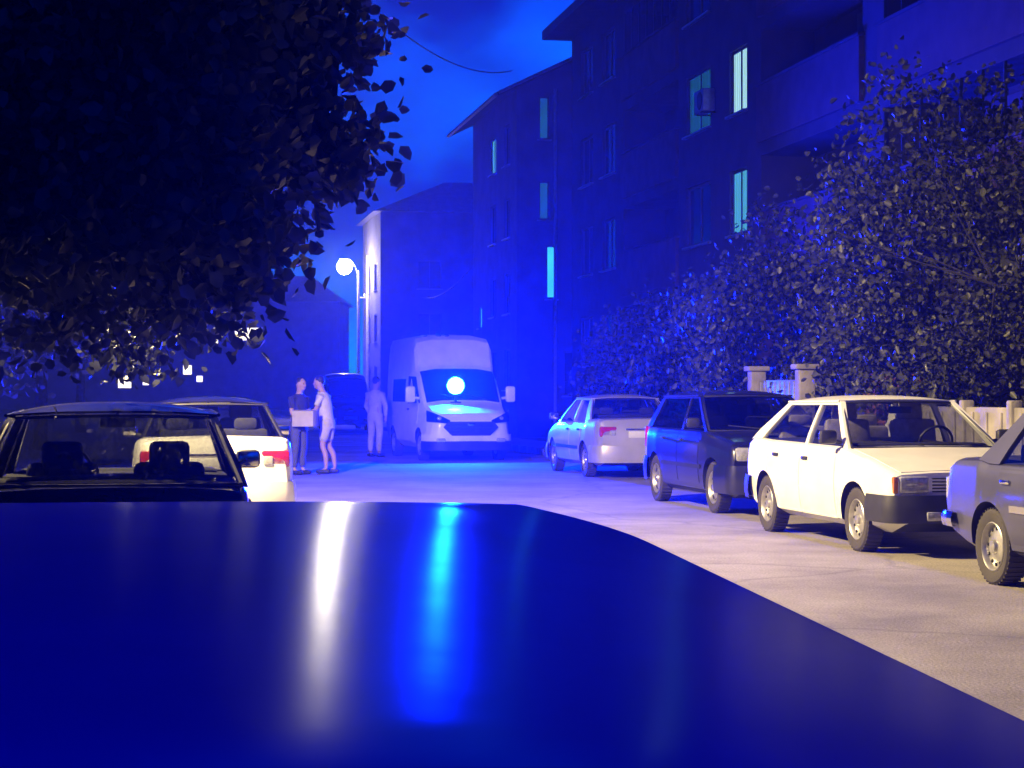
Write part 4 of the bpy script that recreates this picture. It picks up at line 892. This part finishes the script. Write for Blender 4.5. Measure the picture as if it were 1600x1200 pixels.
    b = MB(); b.rbox((L(head_dx+.005, 1.65)+.078, 0, 1.600), (.016, .045, .010), .004); b.build('mouth', mat('lips', (.32, .14, .12), .5), root)
    b = MB(); b.sphere((L(head_dx-.028, 1.7), 0, 1.70), (.090, .086, .098), 0, 14, 10); b.build('hair', HAIR, root)
    root.scale = (hgt,)*3; return root
PALE = mat('pale_cotton', (0.66, 0.63, 0.60), .9, var=.06, scale=12, bump=.2); PALE2 = mat('beige_cotton', (0.55, 0.50, 0.45), .9, var=.08, scale=12, bump=.2)
NAVYC = mat('navy_cotton', (0.03, 0.03, 0.07), .9, var=.1, scale=12, bump=.2); GREYC = mat('grey_blue_cotton', (0.10, 0.10, 0.16), .9, var=.1, scale=12, bump=.2)
def ground_at(px, D): return Vector(((px-800)/2900*D, D, 0))
D1 = 33.6
person('person in pale shirt and pale shorts leaning towards the person with the box', ground_at(512, D1+.3), R(165), PALE, PALE2,
       (((.10, .22, 1.16), (.34, .16, 1.12)), ((.02, .25, 1.12), (.12, .24, .90))), (((.06, .11, .5), (-.02, .12, .085)), ((.02, .10, .5), (-.10, .12, .085))), lean=.16, short=True)
person('person in dark top and dark trousers holding a pale box by the parked cars', ground_at(466, D1-.1), R(-35), NAVYC, GREYC,
       (((.04, .25, 1.12), (.26, .12, 1.02)), ((.04, .24, 1.12), (.26, .13, 1.02))), (((.03, .11, .5), (0, .12, .085)), ((.04, .11, .5), (.02, .13, .085))), lean=.03, hgt=.98)
pb = ground_at(472, D1-.28); bx_ = thing('cardboard_box', 'pale box held at the waist of the person in dark clothes', 'box', (pb.x+.06, pb.y, .86), R(-14))
b = MB(); b.rbox((0, 0, .15), (.40, .30, .28), .008); b.build('carton', mat('pale_cardboard', (.55, .50, .47), .9, var=.08), bx_)
for s in (1, -1):
    b = MB(); b.box((0, s*.075, .296), (.40, .145, .006), rot=Matrix.Rotation(R(6*s), 3, 'X')); b.build('flap', MATS['pale_cardboard'], bx_)
person('person in beige clothes standing beside the left side of the white van', ground_at(586, 43.0), R(60), PALE2, PALE2,
       (((.03, .26, 1.14), (.14, .22, .92)), ((.03, .25, 1.14), (.10, .22, .90))), (((.03, .11, .5), (0, .12, .085)), ((.03, .11, .5), (-.02, .12, .085))), lean=.02, hgt=1.04, sleeve='long')

# ------------------------------------------------------------------ thin volume, added to spread the beacon's blue glow as lens flare would
b = MB(); b.box((0, 90, 9.5), (240, 240, 21.6)); hz = tag(b.build('added_haze', [], None, 0), kind='stuff')
hm = bpy.data.materials.new('added_haze_volume'); hm.use_nodes = True; n = hm.node_tree.nodes; n.clear()
ho = n.new('ShaderNodeOutputMaterial'); hv = n.new('ShaderNodeVolumePrincipled'); hv.inputs['Density'].default_value = HAZE; hv.inputs['Color'].default_value = (.62, .72, 1, 1); hv.inputs['Anisotropy'].default_value = .75
hm.node_tree.links.new(hv.outputs[0], ho.inputs['Volume']); hz.data.materials.append(hm)
bpy.context.view_layer.update()
